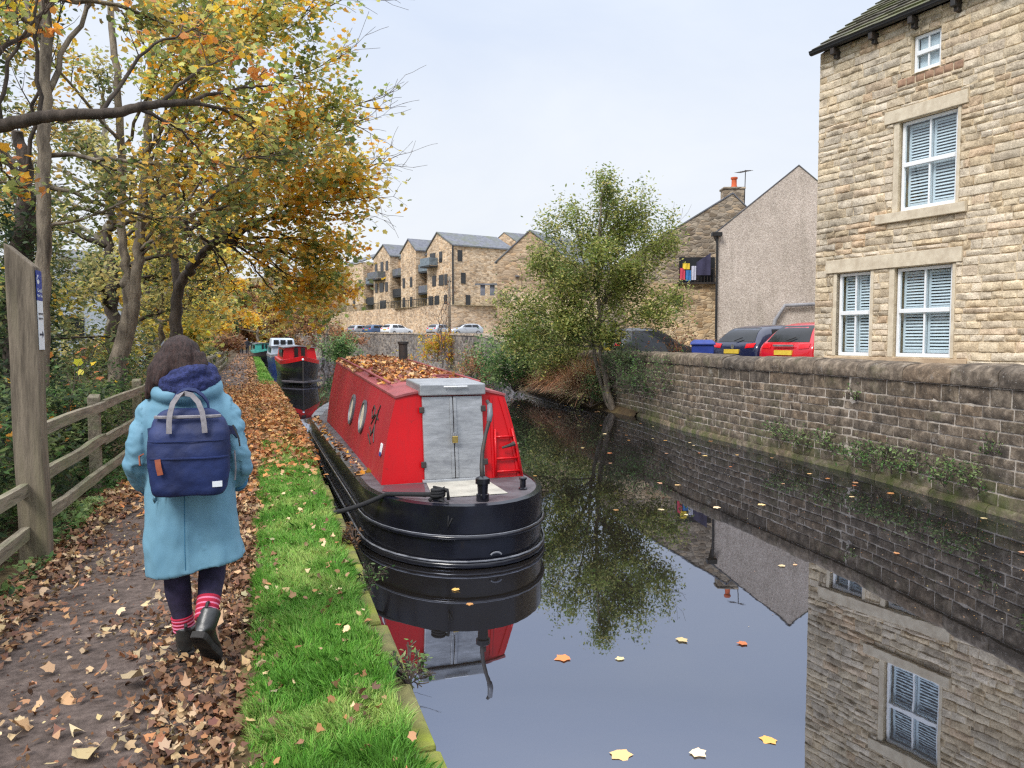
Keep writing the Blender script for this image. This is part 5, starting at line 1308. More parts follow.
OVAL = np.array([(0,-.9),(.42,-.3),(.4,.35),(0,1.0),(-.4,.35),(-.42,-.3)])
RHOMB = np.array([(0,-1),(.55,0),(0,1),(-.55,0)])
def leaf_verts(P, size, tmpl, up=.5, curl=.25, nrm=None):
    n = len(P); k = len(tmpl)
    nv = rng.normal(size=(n,3)) if nrm is None else nrm+rng.normal(size=(n,3))*up
    if nrm is None: nv[:,2] = np.abs(nv[:,2])*(1+up)+up
    nv /= np.linalg.norm(nv,axis=1)[:,None]
    r = rng.normal(size=(n,3)); u = np.cross(nv, r); u /= np.linalg.norm(u,axis=1)[:,None]; w = np.cross(nv, u)
    s = (size*rng.uniform(.6,1.25,n))[:,None,None]
    tx = tmpl[:,0][None,:,None]; ty = tmpl[:,1][None,:,None]
    asp = rng.uniform(.75,1.1,n)[:,None,None]
    c = (rng.normal(size=n)*curl)[:,None,None]; c2 = (rng.normal(size=n)*curl)[:,None,None]
    V = P[:,None,:]+u[:,None,:]*tx*s*asp+w[:,None,:]*ty*s+nv[:,None,:]*(c*tx*tx+c2*ty*ty+.2*c*tx*ty)*s
    return V.reshape(-1,3)
def leaf_cols(n, pal, P=None, wts=None, clump=.5, var=.16, cs=1.2):
    """colour per leaf; clumps of light and dark through the crown"""
    if P is not None:
        cl = np.array([noise.noise((p[0]*cs, p[1]*cs, p[2]*cs)) for p in P])
        idx = np.clip(((cl*1.2+.5+rng.normal(size=n)*.28)*len(pal)).astype(int), 0, len(pal)-1) if wts is None else rng.choice(len(pal), n, p=wts)
        b = 1+cl*clump
    else:
        idx = rng.choice(len(pal), n, p=wts); b = np.ones(n)
    c = pal[idx]*(b*rng.normal(1,var,n).clip(.45,1.6))[:,None]*(1+rng.normal(size=(n,3))*.05)
    return np.clip(c, .004, .9)

def rot_about(v, ax, a): return Matrix.Rotation(a, 3, ax) @ v
class Tree:
    def __init__(s): s.w = MB(); s.tips = []; s.fine = MB()
    def curve(s, pts, r0, r1, n=8, wob=.03, seg=8):
        """smooth tapered limb through pts; returns sampled points"""
        P = [Vector(p) for p in pts]; out = []
        m = len(P)
        for i in range(m-1):
            p0, p1, p2, p3 = P[max(i-1,0)], P[i], P[i+1], P[min(i+2,m-1)]
            for k in range(seg):
                q = k/seg; out.append(.5*((2*p1)+(p2-p0)*q+(2*p0-5*p1+4*p2-p3)*q*q+(3*p1-p0-3*p2+p3)*q**3))
        out.append(P[-1]); L = len(out)
        for i in range(1, L-1): out[i] = out[i]+Vector((random.gauss(0,wob),random.gauss(0,wob),random.gauss(0,wob)*.6))
        s.w.tube(out, [r0+(r1-r0)*i/(L-1) for i in range(L)], n); return out
    def twigs(s, p, d, L, r, lev, up=.12, kids=3, spread=.8):
        n = max(3, int(L/.22)); pts = [p]; q = p.copy(); dd = d.normalized()
        for i in range(n):
            dd = (dd+Vector((random.gauss(0,.16),random.gauss(0,.16),random.gauss(0,.13)+up*.35))).normalized(); q = q+dd*(L/n); pts.append(q)
        tgt = s.fine if lev <= 1 else s.w
        tgt.tube(pts, [max(.003, r*(1-.75*i/n)) for i in range(n+1)], 4 if lev <= 1 else 6, False)
        if lev <= 1: s.tips += [(pts[i], lev) for i in range(1, n+1)]
        if lev > 0:
            for k in range(kids+ (2 if lev > 1 else 0)):
                i = random.randint(max(1,int(n*.25)), n); ax = dd.orthogonal().normalized(); ax = rot_about(ax, dd, random.uniform(0,2*PI))
                dn = rot_about((pts[i]-pts[i-1]).normalized(), ax, random.uniform(.4,.95)*spread)
                s.twigs(pts[i], dn, L*random.uniform(.4,.68), max(.004, r*.5), lev-1, up, kids, spread)
    def limb(s, a, tgt, r0, sag=.15, lev=2, nsub=6, sublen=.34, up=.12, kids=3, start=.3, spread=.8):
        a = Vector(a); c = Vector(tgt); L = (c-a).length
        mid = a.lerp(c, .5)+Vector((random.gauss(0,.08*L),random.gauss(0,.08*L), L*sag))
        pts = s.curve([a, mid, c], r0, max(.006, r0*.22), 7, .012*L, 7); m = len(pts)
        for k in range(nsub):
            i = min(m-1, int(m*(start+(1-start)*(k+random.random())/nsub))); i = max(1, i)
            t_ = (pts[i]-pts[i-1]).normalized(); ax = rot_about(t_.orthogonal().normalized(), t_, random.uniform(0,2*PI))
            s.twigs(pts[i], rot_about(t_, ax, random.uniform(.45,1.0)*spread), L*sublen*random.uniform(.6,1.15)*(1.15-.5*i/m), max(.006, r0*.3), lev-1, up, kids, spread)
        t_ = (pts[-1]-pts[-2]).normalized(); s.twigs(pts[-1], t_, L*sublen*.7, max(.006, r0*.22), lev-1, up, kids, spread)
    def crop(s, f):
        s.tips = [(p, l) for p, l in s.tips if f(p)]; return s
    def build(s, name, label, loc, nleaf, size, pal, tmpl=OVAL, jit=.14, bark='bark', group=None, clump=.5, up=.5, cat='tree', keep=None, wts=None, extra=None, cs=1.2, trans=LEAF, per=1):
        t_ = thing(name, label, cat, loc, 0, group)
        if s.w.v: obj('trunk' if cat == 'tree' else 'stems', s.w, MATS[bark], t_, smooth=True)
        if s.fine.v: obj('twigs', s.fine, MATS['twig'], t_)['kind'] = 'stuff'
        T = np.array([tuple(p) for p, l in s.tips])
        if extra is not None: T = np.vstack([T, extra]) if len(T) else extra
        if keep is not None: T = T[[keep(p) for p in T]]
        if per > 1: T = T[rng.integers(0, len(T), max(30, nleaf//per))]
        P = T[rng.integers(0, len(T), nleaf)]+rng.normal(size=(nleaf,3))*jit
        npobj('crown', leaf_verts(P, size, tmpl, up), len(tmpl), trans, t_, leaf_cols(nleaf, pal, P, wts, clump, cs=cs))
        return t_

# --- tree A: slim grey trunk with dark side branches just behind the fence
T = Tree()
trA = T.curve([(-2.75,10.75,-.1),(-2.66,10.83,1.6),(-2.6,10.91,3.33),(-2.57,10.98,4.56),(-2.53,11.19,6.59),(-2.45,11.27,8.33)], .098, .055, 12, .014)
T.limb((-2.59,10.95,3.9), (.1,10.9,4.05), .034, -.05, 2, 9, .36, start=.12); T.limb((-2.58,10.92,3.5), (-.6,11.0,3.35), .032, -.1, 2, 9, .36, start=.12); T.limb((-2.6,10.9,3.0), (-1.3,10.6,3.5), .025, -.08, 2, 7, .36, start=.12)
for tgt in ((-1.1,10.2,6.2),(-3.6,9.6,6.0),(-1.6,12.2,6.8),(-3.9,11.5,7.2),(-.6,11.2,5.6),(-3.4,9.4,4.9)): T.limb((-2.55,11.05,4.4+random.random()*1.5), tgt, .04, .1, 2, 6, .32)
T.build('tree', 'slim grey barked tree with dark side branches nearest behind the waymarker post', (-2.75,10.75,0), 4600, .05, PAL_MIX, MAPLE, .13, 'bark', clump=.4, per=8)
# --- the old ivy clad trunk behind it
T = Tree()
T.curve([(-3.4,12.6,-.1),(-3.38,12.62,1.46),(-3.33,12.69,2.89),(-3.26,12.75,3.7),(-3.38,12.87,4.6)], .24, .07, 12, .02)
for tgt in ((-4.6,12,6.0),(-2.6,12.2,6.2),(-4.4,13.5,5.2)): T.limb((-3.3,12.75,3.9), tgt, .035, .1, 2, 5, .3)
ivy = np.array([(-3.35+.34*math.cos(a)+random.gauss(0,.06), 12.7+.34*math.sin(a)+random.gauss(0,.06), z) for a, z in zip(rng.uniform(0,2*PI,2600), rng.uniform(.0,3.7,2600))])
T.build('tree', 'thick dark ivy covered trunk left of the slim grey tree', (-3.4,12.6,0), 4200, .05, PAL_DARK, OVAL, .1, 'bark_dark', extra=ivy, clump=.4)
# --- tree B: twin stems from one leaning base, yellow canopy over the path
T = Tree()
T.curve([(-2.7,15.5,-.1),(-2.62,15.51,1.02),(-2.36,15.5,2.18),(-2.41,15.54,2.67)], .17, .13, 12, .012)
T.curve([(-2.40,15.54,2.5),(-2.48,15.61,3.42),(-2.49,15.75,5.65),(-2.67,16.14,7.87),(-2.67,16.25,9.8)], .085, .045, 10, .02)
T.curve([(-2.36,15.5,2.2),(-2.19,15.5,3.24),(-2.03,15.56,5.05),(-1.95,15.85,6.76),(-1.71,16.23,9.6)], .105, .045, 10, .02)
for a, tgt in (((-2.2,15.5,3.3),(-.5,13.59,6.47)),((-2.1,15.5,4.2),(-.02,12.93,6.74)),((-2.1,15.52,4.4),(.59,13.26,6.79)),((-2.1,15.52,3.8),(1.17,13.57,6.33)),((-2.03,15.55,5.0),(1.5,13.43,7.3)),
               ((-2.1,15.5,3.6),(1.75,14.31,5.9)),((-2.1,15.5,3.4),(1.55,14.42,5.5)),((-2.2,15.5,3.2),(.94,14.11,5.28)),((-2.2,15.5,3.1),(.27,13.81,5.0)),((-2.4,15.6,3.5),(-.38,14.0,5.31)),((-2.4,15.6,4.5),(-.93,13.17,5.96)),((-2.5,15.7,5),(-1.22,13.3,6.59)),
               ((-2.5,15.7,5.2),(-3.6,14,6.9)),((-2,15.7,5.4),(.2,14.2,7.6)),((-2,15.8,6),(-1.6,14.0,7.6))):
    T.limb(a, tgt, .034, .10, 2, 9, .3, up=.14, start=.3)
T.crop(lambda p: random.random() < .9 and p.x < .144*p.y-.42+.45*noise.noise((p.y*.7, p.z*.9, 4))+(.5 if random.random() < .10 else 0))
T.build('tree', 'twin stemmed tree with a leaning base whose thin branches arch over the towpath', (-2.7,15.5,0), 12500, .06, PAL_AUT[[5,5,4,3,4,3,0,7,4,1]], MAPLE, .15, 'bark', clump=.3, cs=2.0, per=6)
# --- tree C: dark leaning trunk and the orange-yellow boughs hanging at the edge of the canal
T = Tree()
T.curve([(-2.0,17.95,-.1),(-1.9,17.93,1.49),(-1.82,17.97,2.56),(-1.52,17.7,3.12),(-1.07,17.27,3.61),(-.4,16.66,3.93)], .15, .06, 10, .02)
T.curve([(-1.8,17.95,2.5),(-1.9,18.1,4),(-1.6,18.2,6.5),(-1.4,18.3,8)], .09, .03, 10, .03)
for tgt in ((2.35,15.69,5.2),(1.95,15.28,4.75),(1.75,15.83,4.12),(1.3,16.46,3.47),(1.05,17.3,2.92),(.64,15.7,3.94),(.27,16.81,3.05),(-.11,15.91,3.55),(-.45,15.54,4.24),(.82,15.17,4.8),(1.49,15.47,4.6),(.9,16.2,3.4),(1.9,15.5,4.4),(1.2,15.9,5.0),(.3,16.2,4.4),(.9,17.6,2.5),(.2,17.2,2.5),(-.6,17.4,2.6),(.6,16.8,2.75),(1.3,17.0,2.9)):
    T.limb((-.75+random.gauss(0,.25),16.95+random.gauss(0,.2),3.75+random.gauss(0,.1)), tgt, .035, .08, 2, 7, .32, up=.03, start=.3)
for tgt in ((-.92,17.19,3.0),(-1.22,16.28,3.74),(-1.47,15.35,4.51),(.5,17.5,6.2),(-.4,16.8,5.6),(1.2,17.2,5.6)): T.limb((-1.65,18.1,3.9), tgt, .05, .05, 2, 6, .3, start=.35)
T.crop(lambda p: random.random() < .9 and p.x < .144*p.y-.42+.45*noise.noise((p.y*.7, p.z*.9, 4))+(.5 if random.random() < .10 else 0))
T.crop(lambda p: (p-Vector((-.55,16.75,3.6))).length > 1.35 or random.random() < .2)
T.build('tree', 'dark leaning tree with orange and yellow leaves reaching out over the canal edge', (-2.0,17.95,0), 8800, .074, PAL_AUT[[5,4,3,0,7,3,7,0,7,1]], MAPLE, .2, 'bark_dark', clump=.2, cs=2.6, per=5)
# --- tree F: just outside the left edge, a thick dark bough across the top left
T = Tree()
T.curve([(-3.1,7.9,-.1),(-2.9,8.03,1.07),(-2.82,8.12,2.84),(-2.79,8.43,5.2)], .2, .12, 10, .02)
lb_ = T.curve([(-2.82,8.12,3.0),(-2.73,8.11,3.28),(-2.26,8.08,3.51),(-1.81,8.05,3.64),(-1.31,8.0,3.69),(-.94,8.1,3.84),(-.6,8.32,3.94)], .075, .03, 8, .01)
for i, tgt in ((16,(-1.75,8.3,4.9)),(22,(-1.9,8.2,5.0)),(30,(-.6,8.6,4.8)),(36,(-.55,8.3,3.4)),(44,(.15,8.9,4.35)),(46,(.0,8.6,3.75)),(12,(-2.3,8.0,4.6)),(40,(-.4,8.4,4.4)),(8,(-2.6,7.6,2.75)),(14,(-2.2,8.3,3.0))):
    T.limb(lb_[i], tgt, .022, .08, 2, 6, .34, up=.1)
for tgt in ((-2.2,8.5,5.2),(-1.5,9.0,5.5),(-3.4,7.9,4.4),(-2.4,7.9,2.3)): T.limb((-2.8,8.2,3.6), tgt, .03, .08, 2, 6, .34)
T.build('tree', 'left edge tree whose thick dark bough crosses in front of the grey trunk', (-3.1,7.9,0), 1500, .055, PAL_AUT[[2,1,3,4,5,5,4,0]], MAPLE, .09, 'bark_dark', clump=.3, cs=2.5, per=6)
# --- slim and shrubby trees further along the path
def simple_tree(name, label, x, y, h, r, crown, n, size, pal, tm=RHOMB, bark='bark', lean=(0,0), lev=2, nl=9, group=None, z0=-.1, cat='tree', base=.3, clump=.55, jit=.25, kids=3, cs=.9):
    T = Tree(); lx, ly = lean
    tr = T.curve([(x,y,z0),(x+lx*.3,y+ly*.3,z0+h*.35),(x+lx*.6,y+ly*.6,z0+h*.65),(x+lx,y+ly,z0+h*.95)], r, r*.3, 8, .012*h)
    m = len(tr)
    for k in range(nl):
        i = int(m*(base+(1-base)*(k+.3)/nl)); i = min(m-1, i); a = random.uniform(0,2*PI); f = math.sin(PI*(.18+.72*(k+.5)/nl))
        p = tr[i]; tgt = p+Vector((crown*f*math.cos(a), crown*f*math.sin(a), crown*.35*random.uniform(.2,1.2)))
        T.limb(p, tgt, r*.4, .08, lev, 5, .36, kids=kids)
    return T.build(name, label, (x,y,z0), n, size, pal, tm, jit, bark, group, clump, cat=cat, cs=cs)
simple_tree('tree', 'ivy hung olive green tree behind the leaning trunks', -3.6, 21, 6.2, .2, 2.2, 6000, .075, PAL_OLIVE, OVAL, 'bark_dark', base=.15)
simple_tree('tree', 'yellow leaved young tree beside the fence beyond the dark leaning tree', -2.7, 22.5, 4.6, .09, 1.9, 4200, .085, PAL_AUT[[3,4,0,7,3]], MAPLE, 'bark', base=.25)
simple_tree('tree', 'tall thin tree with sparse leaves at the left edge above the fence', -5.4, 14.5, 8.5, .14, 2.2, 3800, .07, PAL_MIX, OVAL, 'bark', base=.35)
simple_tree('tree', 'dark evergreen bush tree low behind the grey trunk', -4.6, 16.5, 3.4, .12, 2.0, 4200, .07, PAL_OLIVE, OVAL, 'bark_dark', base=.08)
simple_tree('tree', 'grey green tree with bare crown standing behind the twin stemmed tree', -4.2, 24, 8.5, .16, 2.4, 4200, .08, PAL_OLIVE, OVAL, 'bark_pale', base=.3)
simple_tree('tree', 'leaning slim tree with yellow green leaves over the fence line', -2.9, 28, 6.0, .11, 2.4, 4800, .1, PAL_AUT[[3,4,5,3,0]], MAPLE, 'bark', (1.0,-.5), base=.2)
simple_tree('tree', 'bushy olive tree on the bank where the path narrows', -4.6, 34, 6.5, .15, 2.8, 6500, .11, PAL_OLIVE, RHOMB, 'bark_dark', base=.1)
simple_tree('tree', 'copper brown tree over the distant towpath', -3.6, 45, 6.0, .14, 2.8, 6000, .12, PAL_BROWN, RHOMB, 'bark', base=.12)
simple_tree('tree', 'golden tree beside the fence near the distant walkers', -4.6, 62, 6.5, .15, 3.2, 6000, .15, PAL_AUT[[0,7,1,3,0]], RHOMB, 'bark', base=.1)
simple_tree('tree', 'dark green tree at the far bend of the towpath', -7, 78, 9, .2, 4.0, 6500, .2, PAL_DARK, RHOMB, 'bark_dark', base=.1)
simple_tree('tree', 'orange brown tree closing the far end of the towpath', -3.8, 112, 9, .25, 5.0, 6500, .24, PAL_BROWN, RHOMB, 'bark', base=.06)
simple_tree('tree', 'golden brown bushy tree at the far end of the canal', 1.5, 108, 7.5, .25, 4.5, 6500, .24, PAL_AUT[[3,4,0,2,4]], RHOMB, 'bark', base=.05)
simple_tree('tree', 'bare brown twiggy tree beside the far end of the car park wall', 5.6, 84, 8.0, .16, 3.6, 3200, .15, PAL_BROWN, RHOMB, 'bark', base=.08, lev=3, kids=3)
simple_tree('tree', 'reddish brown bush at the foot of the car park wall behind the second red boat', 5.2, 72, 4.5, .1, 2.8, 4200, .14, PAL_BROWN, RHOMB, 'bark', base=.05, z0=-.3)
simple_tree('tree', 'tall olive tree rising left of the distant apartment roofs', 3.5, 100, 14, .3, 4.5, 6500, .24, PAL_OLIVE, RHOMB, 'bark', base=.15)
simple_tree('tree', 'yellow brown tree low over the water at the far bend of the canal', -1.2, 96, 6.5, .2, 3.8, 5500, .2, np.vstack([PAL_BROWN,PAL_AUT[[0,3,4]]]), RHOMB, 'bark', base=.04)
simple_tree('tree', 'faded olive tree rising behind the far bend of the canal', 2.6, 128, 11, .3, 6, 6000, .3, PAL_OLIVE, RHOMB, 'bark', base=.05)
# --- woodland mass on the slope behind, ivy and bramble undergrowth behind the fence
def cloud(name, label, boxes, n, size, pal, tm=RHOMB, m=LEAF, clump=.5, thr=-.12, fs=.45, up=.6, cs=.8):
    P = []
    for (x0,x1,y0,y1,z0,z1,w) in boxes:
        k = int(n*w*2.4); q = np.column_stack([rng.uniform(x0,x1,k), rng.uniform(y0,y1,k), rng.uniform(z0,z1,k)])
        f = np.array([noise.noise((a*fs,b_*fs,c*fs*1.3)) - .5*((c-z0)/(z1-z0)-.3) for a, b_, c in q]); q = q[f > thr][:int(n*w)]; q[:,0] += np.array([bend(v) for v in q[:,1]]); P.append(q)
    P = np.vstack(P); o = npobj(name, leaf_verts(P, size, tm, up), len(tm), m, None, leaf_cols(len(P), pal, P, None, clump, cs=cs)); return tag(o, label, None, None, 'stuff')
cloud('woodland', 'mass of dark and olive woodland foliage on the slope behind the fence', [(-9,-5,10,26,.2,3.8,.40),(-14,-7,22,60,.3,5.5,.36),(-30,-9,50,120,.5,8,.24)], 26000, .12, np.vstack([PAL_DARK,PAL_OLIVE]), RHOMB)
cloud('undergrowth', 'dense ivy and bramble undergrowth filling the bank behind the fence', [(-2.9,-1.86,2.5,12,.0,1.05,.5),(-4.4,-2.2,5,20,.05,1.35,.34),(-3.4,-1.95,14,50,.1,1.3,.16)], 36000, .04, np.vstack([PAL_DARK,PAL_GREEN,PAL_DARK[2:5],PAL_OLIVE[:2]]), OVAL, thr=-.2, fs=1.1, cs=2)
cloud('ground_ivy', 'low ivy and nettles creeping out under the fence rails', [(-1.95,-1.5,4.2,14,.01,.16,1.0)], 2600, .034, PAL_GREEN, OVAL, thr=-.02, fs=1.6)
hdg = cloud('distant_hedge', 'clipped dark hedge along the fence beside the far towpath', [(-2.4,-1.75,20,60,.05,1.25,1.0)], 9000, .07, np.vstack([PAL_DARK,PAL_OLIVE]), RHOMB, thr=-.3)
# autumn sprigs standing up out of the undergrowth
T = Tree()
for k in range(26):
    x, y = random.uniform(-2.9,-2.25), random.uniform(7.2,12); T.twigs(Vector((x,y,.2)), Vector((random.gauss(-.15,.2),random.gauss(0,.25),1)), random.uniform(.5,1.1), .008, 1, .05, 3)
o = T.build('saplings', 'orange leaved maple sprigs growing up through the brambles behind the fence', (-2.2,8,0), 170, .065, PAL_AUT[[1,2,6,0]], MAPLE, .04, 'twig', cat='sapling'); del o['category']; o['kind'] = 'stuff'
# pale cottage glimpsed between the trunks
ct_ = thing('cottage', 'pale cottage glimpsed between the tree trunks behind the left hand woodland', 'house', (-10,46,1))
b = MB(); b.box(-13,-6,46,51,0,4.4); obj('wall', b, MATS['boat_white'], ct_)
b = MB(); b.prism([(-13.3,45.7,4.4),(-13.3,51.3,4.4),(-13.3,48.5,6.6)], (7.6,0,0)); obj('roof', b, MATS['slate'], ct_)
for x in (-12,-9.8,-7.5):
    b = MB(); b.box(x-.5,x+.5,45.95,46.02,1.6,2.9); obj('window', b, MATS['glass_dark'], ct_)

# --- right bank: the alder leaning out of the wall foot
T = Tree()
T.curve([(8.98,19.1,-.4),(8.7,19.03,.52),(8.49,18.96,1.6),(8.42,18.97,3.2),(8.46,18.94,4.78),(8.53,19.01,5.7)], .10, .015, 10, .02)
T.curve([(8.98,19.25,-.4),(8.6,19.2,.55),(8.3,19.1,1.7),(8.2,19.1,3.0),(7.9,19.2,4.6)], .075, .02, 8, .02)
for a, tgt in ((1.9,(7.44,19.25,4.3)),(1.8,(6.85,19.16,3.44)),(1.6,(6.33,19.27,2.39)),(1.5,(6.2,19.5,1.73)),(2.2,(9.47,18.63,4.7)),(2.0,(9.86,18.24,3.96)),(1.6,(9.95,17.95,2.64)),(1.5,(9.39,17.86,2.11)),(1.4,(7.42,18.47,1.86)),(1.5,(8.9,18.26,1.7)),
               (3.2,(7.95,19.28,4.7)),(3.3,(9.0,18.84,4.8)),(2.4,(9.9,18.0,4.33)),(2.6,(8.0,18.2,3.6)),(2.4,(8.9,18.2,3.3)),(1.7,(7.2,18.6,2.8)),(4.3,(8.6,18.9,5.6)),(2,(9.2,19.6,3)),(2,(7.6,20,3.4)),(3.2,(9.3,19.3,4.6)),(1.4,(6.6,19.2,1.3))):
    T.limb((8.45,18.97,a), tgt, .026, .06, 2, 9, .4, up=.16, start=.2)
T.crop(lambda p: (lambda u, z: -2.7 < u < 2.15 and z < 6.0 and (u < .5 or z > 2.1) and (z < 2.6 or abs(u+.1) < 2.35*math.sqrt(max(0, 1-((z-2.6)/3.5)**2))+.1))((p.x-8.45)*.953-(p.y-18.97)*.302, p.z))
T.build('alder_tree', 'olive green alder with two slender stems leaning out over the canal from the wall foot', (8.98,19.1,-.4), 40000, .05, PAL_ALDER, OVAL, .17, 'bark', clump=.35, cs=1.6, per=6)
def bush(name, label, c, rad, n, size, pal, tm=OVAL, group=None, cat='shrub', stems=10, clump=.5, bark='twig', flat=1.0):
    T = Tree(); c = Vector(c)
    for k in range(stems):
        d = Vector((random.gauss(0,.6),random.gauss(0,.6),random.uniform(.4,1)*flat)); d.normalize(); T.twigs(c.copy(), Vector((d.x*rad[0],d.y*rad[1],d.z*rad[2])), Vector((d.x*rad[0],d.y*rad[1],d.z*rad[2])).length, min(.014, min(rad)*.016), 2, .1, 3)
    return T.build(name, label, c, n, size, pal, tm, min(rad)*.16, bark, group, clump, cat=cat, cs=2)
bush('shrub', 'dense green shrub overhanging the water left of the alder', (8.1,25.2,-.2), (1.1,1.2,2.1), 10000, .06, PAL_GREEN, stems=16)
bush('shrub', 'pale olive shrub between the green shrub and the alder on the wall top', (9.0,22.6,.5), (1.1,1.0,1.5), 7000, .055, PAL_ALDER, stems=12)
bush('shrub', 'golden yellow shrub glowing against the car park wall', (9.7,45.3,.3), (1.5,1.0,1.2), 1700, .1, A_((206,180,60),(190,170,70),(170,160,70),(214,170,70),(196,130,70)), stems=10)
bush('shrub', 'small dark green bush at the water edge beside the second red boat', (4.6,52,-.3), (1.3,1.2,1.7), 2600, .1, PAL_GREEN, stems=10)
bush('shrub', 'tan autumn shrub at the foot of the far wall near the bracken', (9.6,34.5,-.3), (.7,1.2,.8), 1200, .07, PAL_BROWN, stems=10)
bush('shrub', 'grey green brambles trailing from the far wall below the silver car', (10.0,38.5,-.3), (.7,1.8,.9), 1400, .075, np.vstack([PAL_OLIVE,PAL_BROWN]), stems=12)
bush('shrub', 'low weeds and dry stalks growing beside the blue bin in the yard', (10.9,18.6,YARD), (.8,.5,.95), 900, .045, np.vstack([PAL_BROWN,PAL_GREEN[:2],PAL_RUST[4:]]), stems=12)
bush('ivy', 'ivy hanging over the wall coping just right of the alder stems', (8.75,17.9,.75), (.45,1.0,.45), 2400, .032, PAL_DARK, cat='ivy', stems=12)
bush('ivy', 'lower ivy patch spreading over the wall foot right of the alder', (8.65,16.9,.15), (.35,.9,.7), 1900, .03, np.vstack([PAL_DARK,PAL_GREEN[:2]]), cat='ivy', stems=12)
bush('ivy', 'thin pale ivy tendrils on the wall further right of the alder', (8.5,15.6,.2), (.2,.7,.7), 600, .03, PAL_GREEN, cat='ivy', stems=8)
# dead bracken and dry grass drooping over the water
def stalks(name, label, c, n, L, pal, spread=(.8,1.2), cat='plant', droop=.5, r=.007, group=None):
    t_ = thing(name, label, cat, c, 0, group); V = []; cols = []
    for k in range(n):
        p = Vector(c)+Vector((random.gauss(0,.12*spread[0]),random.gauss(0,.4*spread[1]),random.uniform(0,.2))); d = Vector((random.gauss(-.5,.5)*spread[0],random.gauss(0,.6)*spread[1],random.uniform(.5,1.2))).normalized()
        l = L*random.uniform(.5,1.1); seg = 5; prev = p; s = d.cross(Vector((0,0,1))).normalized() if abs(d.z) < .98 else Vector((1,0,0)); col = pal[random.randrange(len(pal))]*random.uniform(.7,1.25)
        for i in range(seg):
            d = (d+Vector((0,0,-droop*.35))).normalized(); q = prev+d*(l/seg); w0 = r*(1-i/seg)+.002; w1 = r*(1-(i+1)/seg)+.001
            V += [prev-s*w0, prev+s*w0, q+s*w1, q-s*w1]; cols.append(col); prev = q
    npobj('stalks', np.array([tuple(v) for v in V]), 4, DRY, t_, np.array(cols)); return t_
stalks('bracken', 'rust red dead bracken drooping over the water left of the alder stems', (8.95,22.4,.2), 900, 1.05, np.vstack([PAL_RUST,PAL_BROWN,PAL_BROWN]), (1.1,1.6), 'bracken', .75, .012)
stalks('dry_grass', 'pale straw grass clump on the wall foot between bracken and alder', (8.95,20.7,.2), 1100, 1.0, np.vstack([PAL_BROWN,A_((196,176,140),(176,156,124))]), (.9,1.0), 'grass clump', .4, .01)
stalks('dry_grass', 'brown dead reeds at the water edge below the green shrub', (8.9,26.5,-.1), 700, 1.0, PAL_BROWN, (1.0,1.5), 'grass clump', .4, .012)
b = MB(); rows = []
for s_ in np.linspace(23.8, 37, 34):
    k = math.sin(PI*(s_-23.8)/13.2)**.5 if 23.8 < s_ < 37 else 0
    w0 = .08+.42*k+.12*noise.noise((s_*.9,0,0)); rows.append([PW(s_, -.6, w0+.25), PW(s_, -.37, w0), PW(s_, -.3+.05*noise.noise((s_*1.3,1,0)), w0*.6), PW(s_, -.26+.1*k, .1), PW(s_, -.24+.12*k, -.05)])
b.loft(rows, False, False, closed=False); struct(obj('canal_bank', b, GM, smooth=True))
PAL_STRAW = A_((204,178,140),(188,160,124),(168,138,104),(214,190,156),(176,128,104))
stalks('dry_grass', 'straw coloured reeds in front of the wall just left of the alder stems', (8.7,20.9,-.05), 900, .95, PAL_STRAW, (1.0,1.3), 'grass clump', .5, .010)
stalks('dry_grass', 'pinkish tan dead grass leaning over the water between the bracken and the green shrub', (8.75,23.6,-.05), 900, .95, np.vstack([PAL_STRAW,PAL_RUST[2:3]]), (1.0,1.4), 'grass clump', .5, .012)
bush('shrub', 'low grey green bramble at the water line under the alder', (8.5,19.6,-.25), (.7,1.0,.6), 1500, .04, np.vstack([PAL_GREEN,PAL_OLIVE]), stems=10)
# small plants rooted on the plinth
pr = bush('wall_plant', 'small green weeds rooted along the mossy ledge at the wall foot', tuple(PW(SW[4]+.5, -.2, .06)), (.22,.3,.26), 260, .028, PAL_GREEN, cat='wall plant', stems=7, group='weeds on the wall ledge')
for q in (13.3,13.9,14.6,15.0,15.7,12.8,16.4,17.0): dup(pr, PW(q, -.2+random.uniform(-.03,.05), .06), random.uniform(0,6))
pr.location = PW(14.3,-.2,.06)
sp1 = bush('wall_plant', 'tuft of fern sprouting from a joint high in the canal wall', tuple(PW(12.0,.55,.02)), (.12,.16,.14), 110, .024, PAL_GREEN, cat='wall plant', stems=5, group='ferns in the wall joints')
for q, z in ((11.4,.98),(12.6,.3),(15.2,.7)): dup(sp1, PW(q, z, .02), random.uniform(0,6))
for k, (x, y, lab) in enumerate(((.66,5.15,'leafy weed hanging off the mossy bank edge nearest the narrowboat stern'),(.65,6.3,'dry grassy weed on the muddy bank beside the mooring rope'),(.62,3.6,'small green weed growing from the mossy bank edge in the foreground'))):
    bush('bank_weed', lab, (x,y,-.06), (.09,.16,.1), 130, .018, (PAL_GREEN, np.vstack([PAL_BROWN,PAL_GREEN[:1]]), PAL_GREEN)[k], cat='weed', stems=7)
# bare saplings against the far wall
for k, (x, y) in enumerate(((9.6,43.5),(9.8,42.2))):
    T = Tree()
    for j in range(2): T.limb((x,y,.0), (x+random.gauss(0,.3),y+random.gauss(0,.3),4.3-.4*j), .03, .02, 2, 6, .22, up=.3)
    T.build('sapling', ('bare brown sapling in front of the far wall right of the yellow shrub','second bare sapling with a forked stem nearer the silver car')[k], (x,y,0), 60, .06, PAL_BROWN, RHOMB, .05, 'twig', cat='sapling')

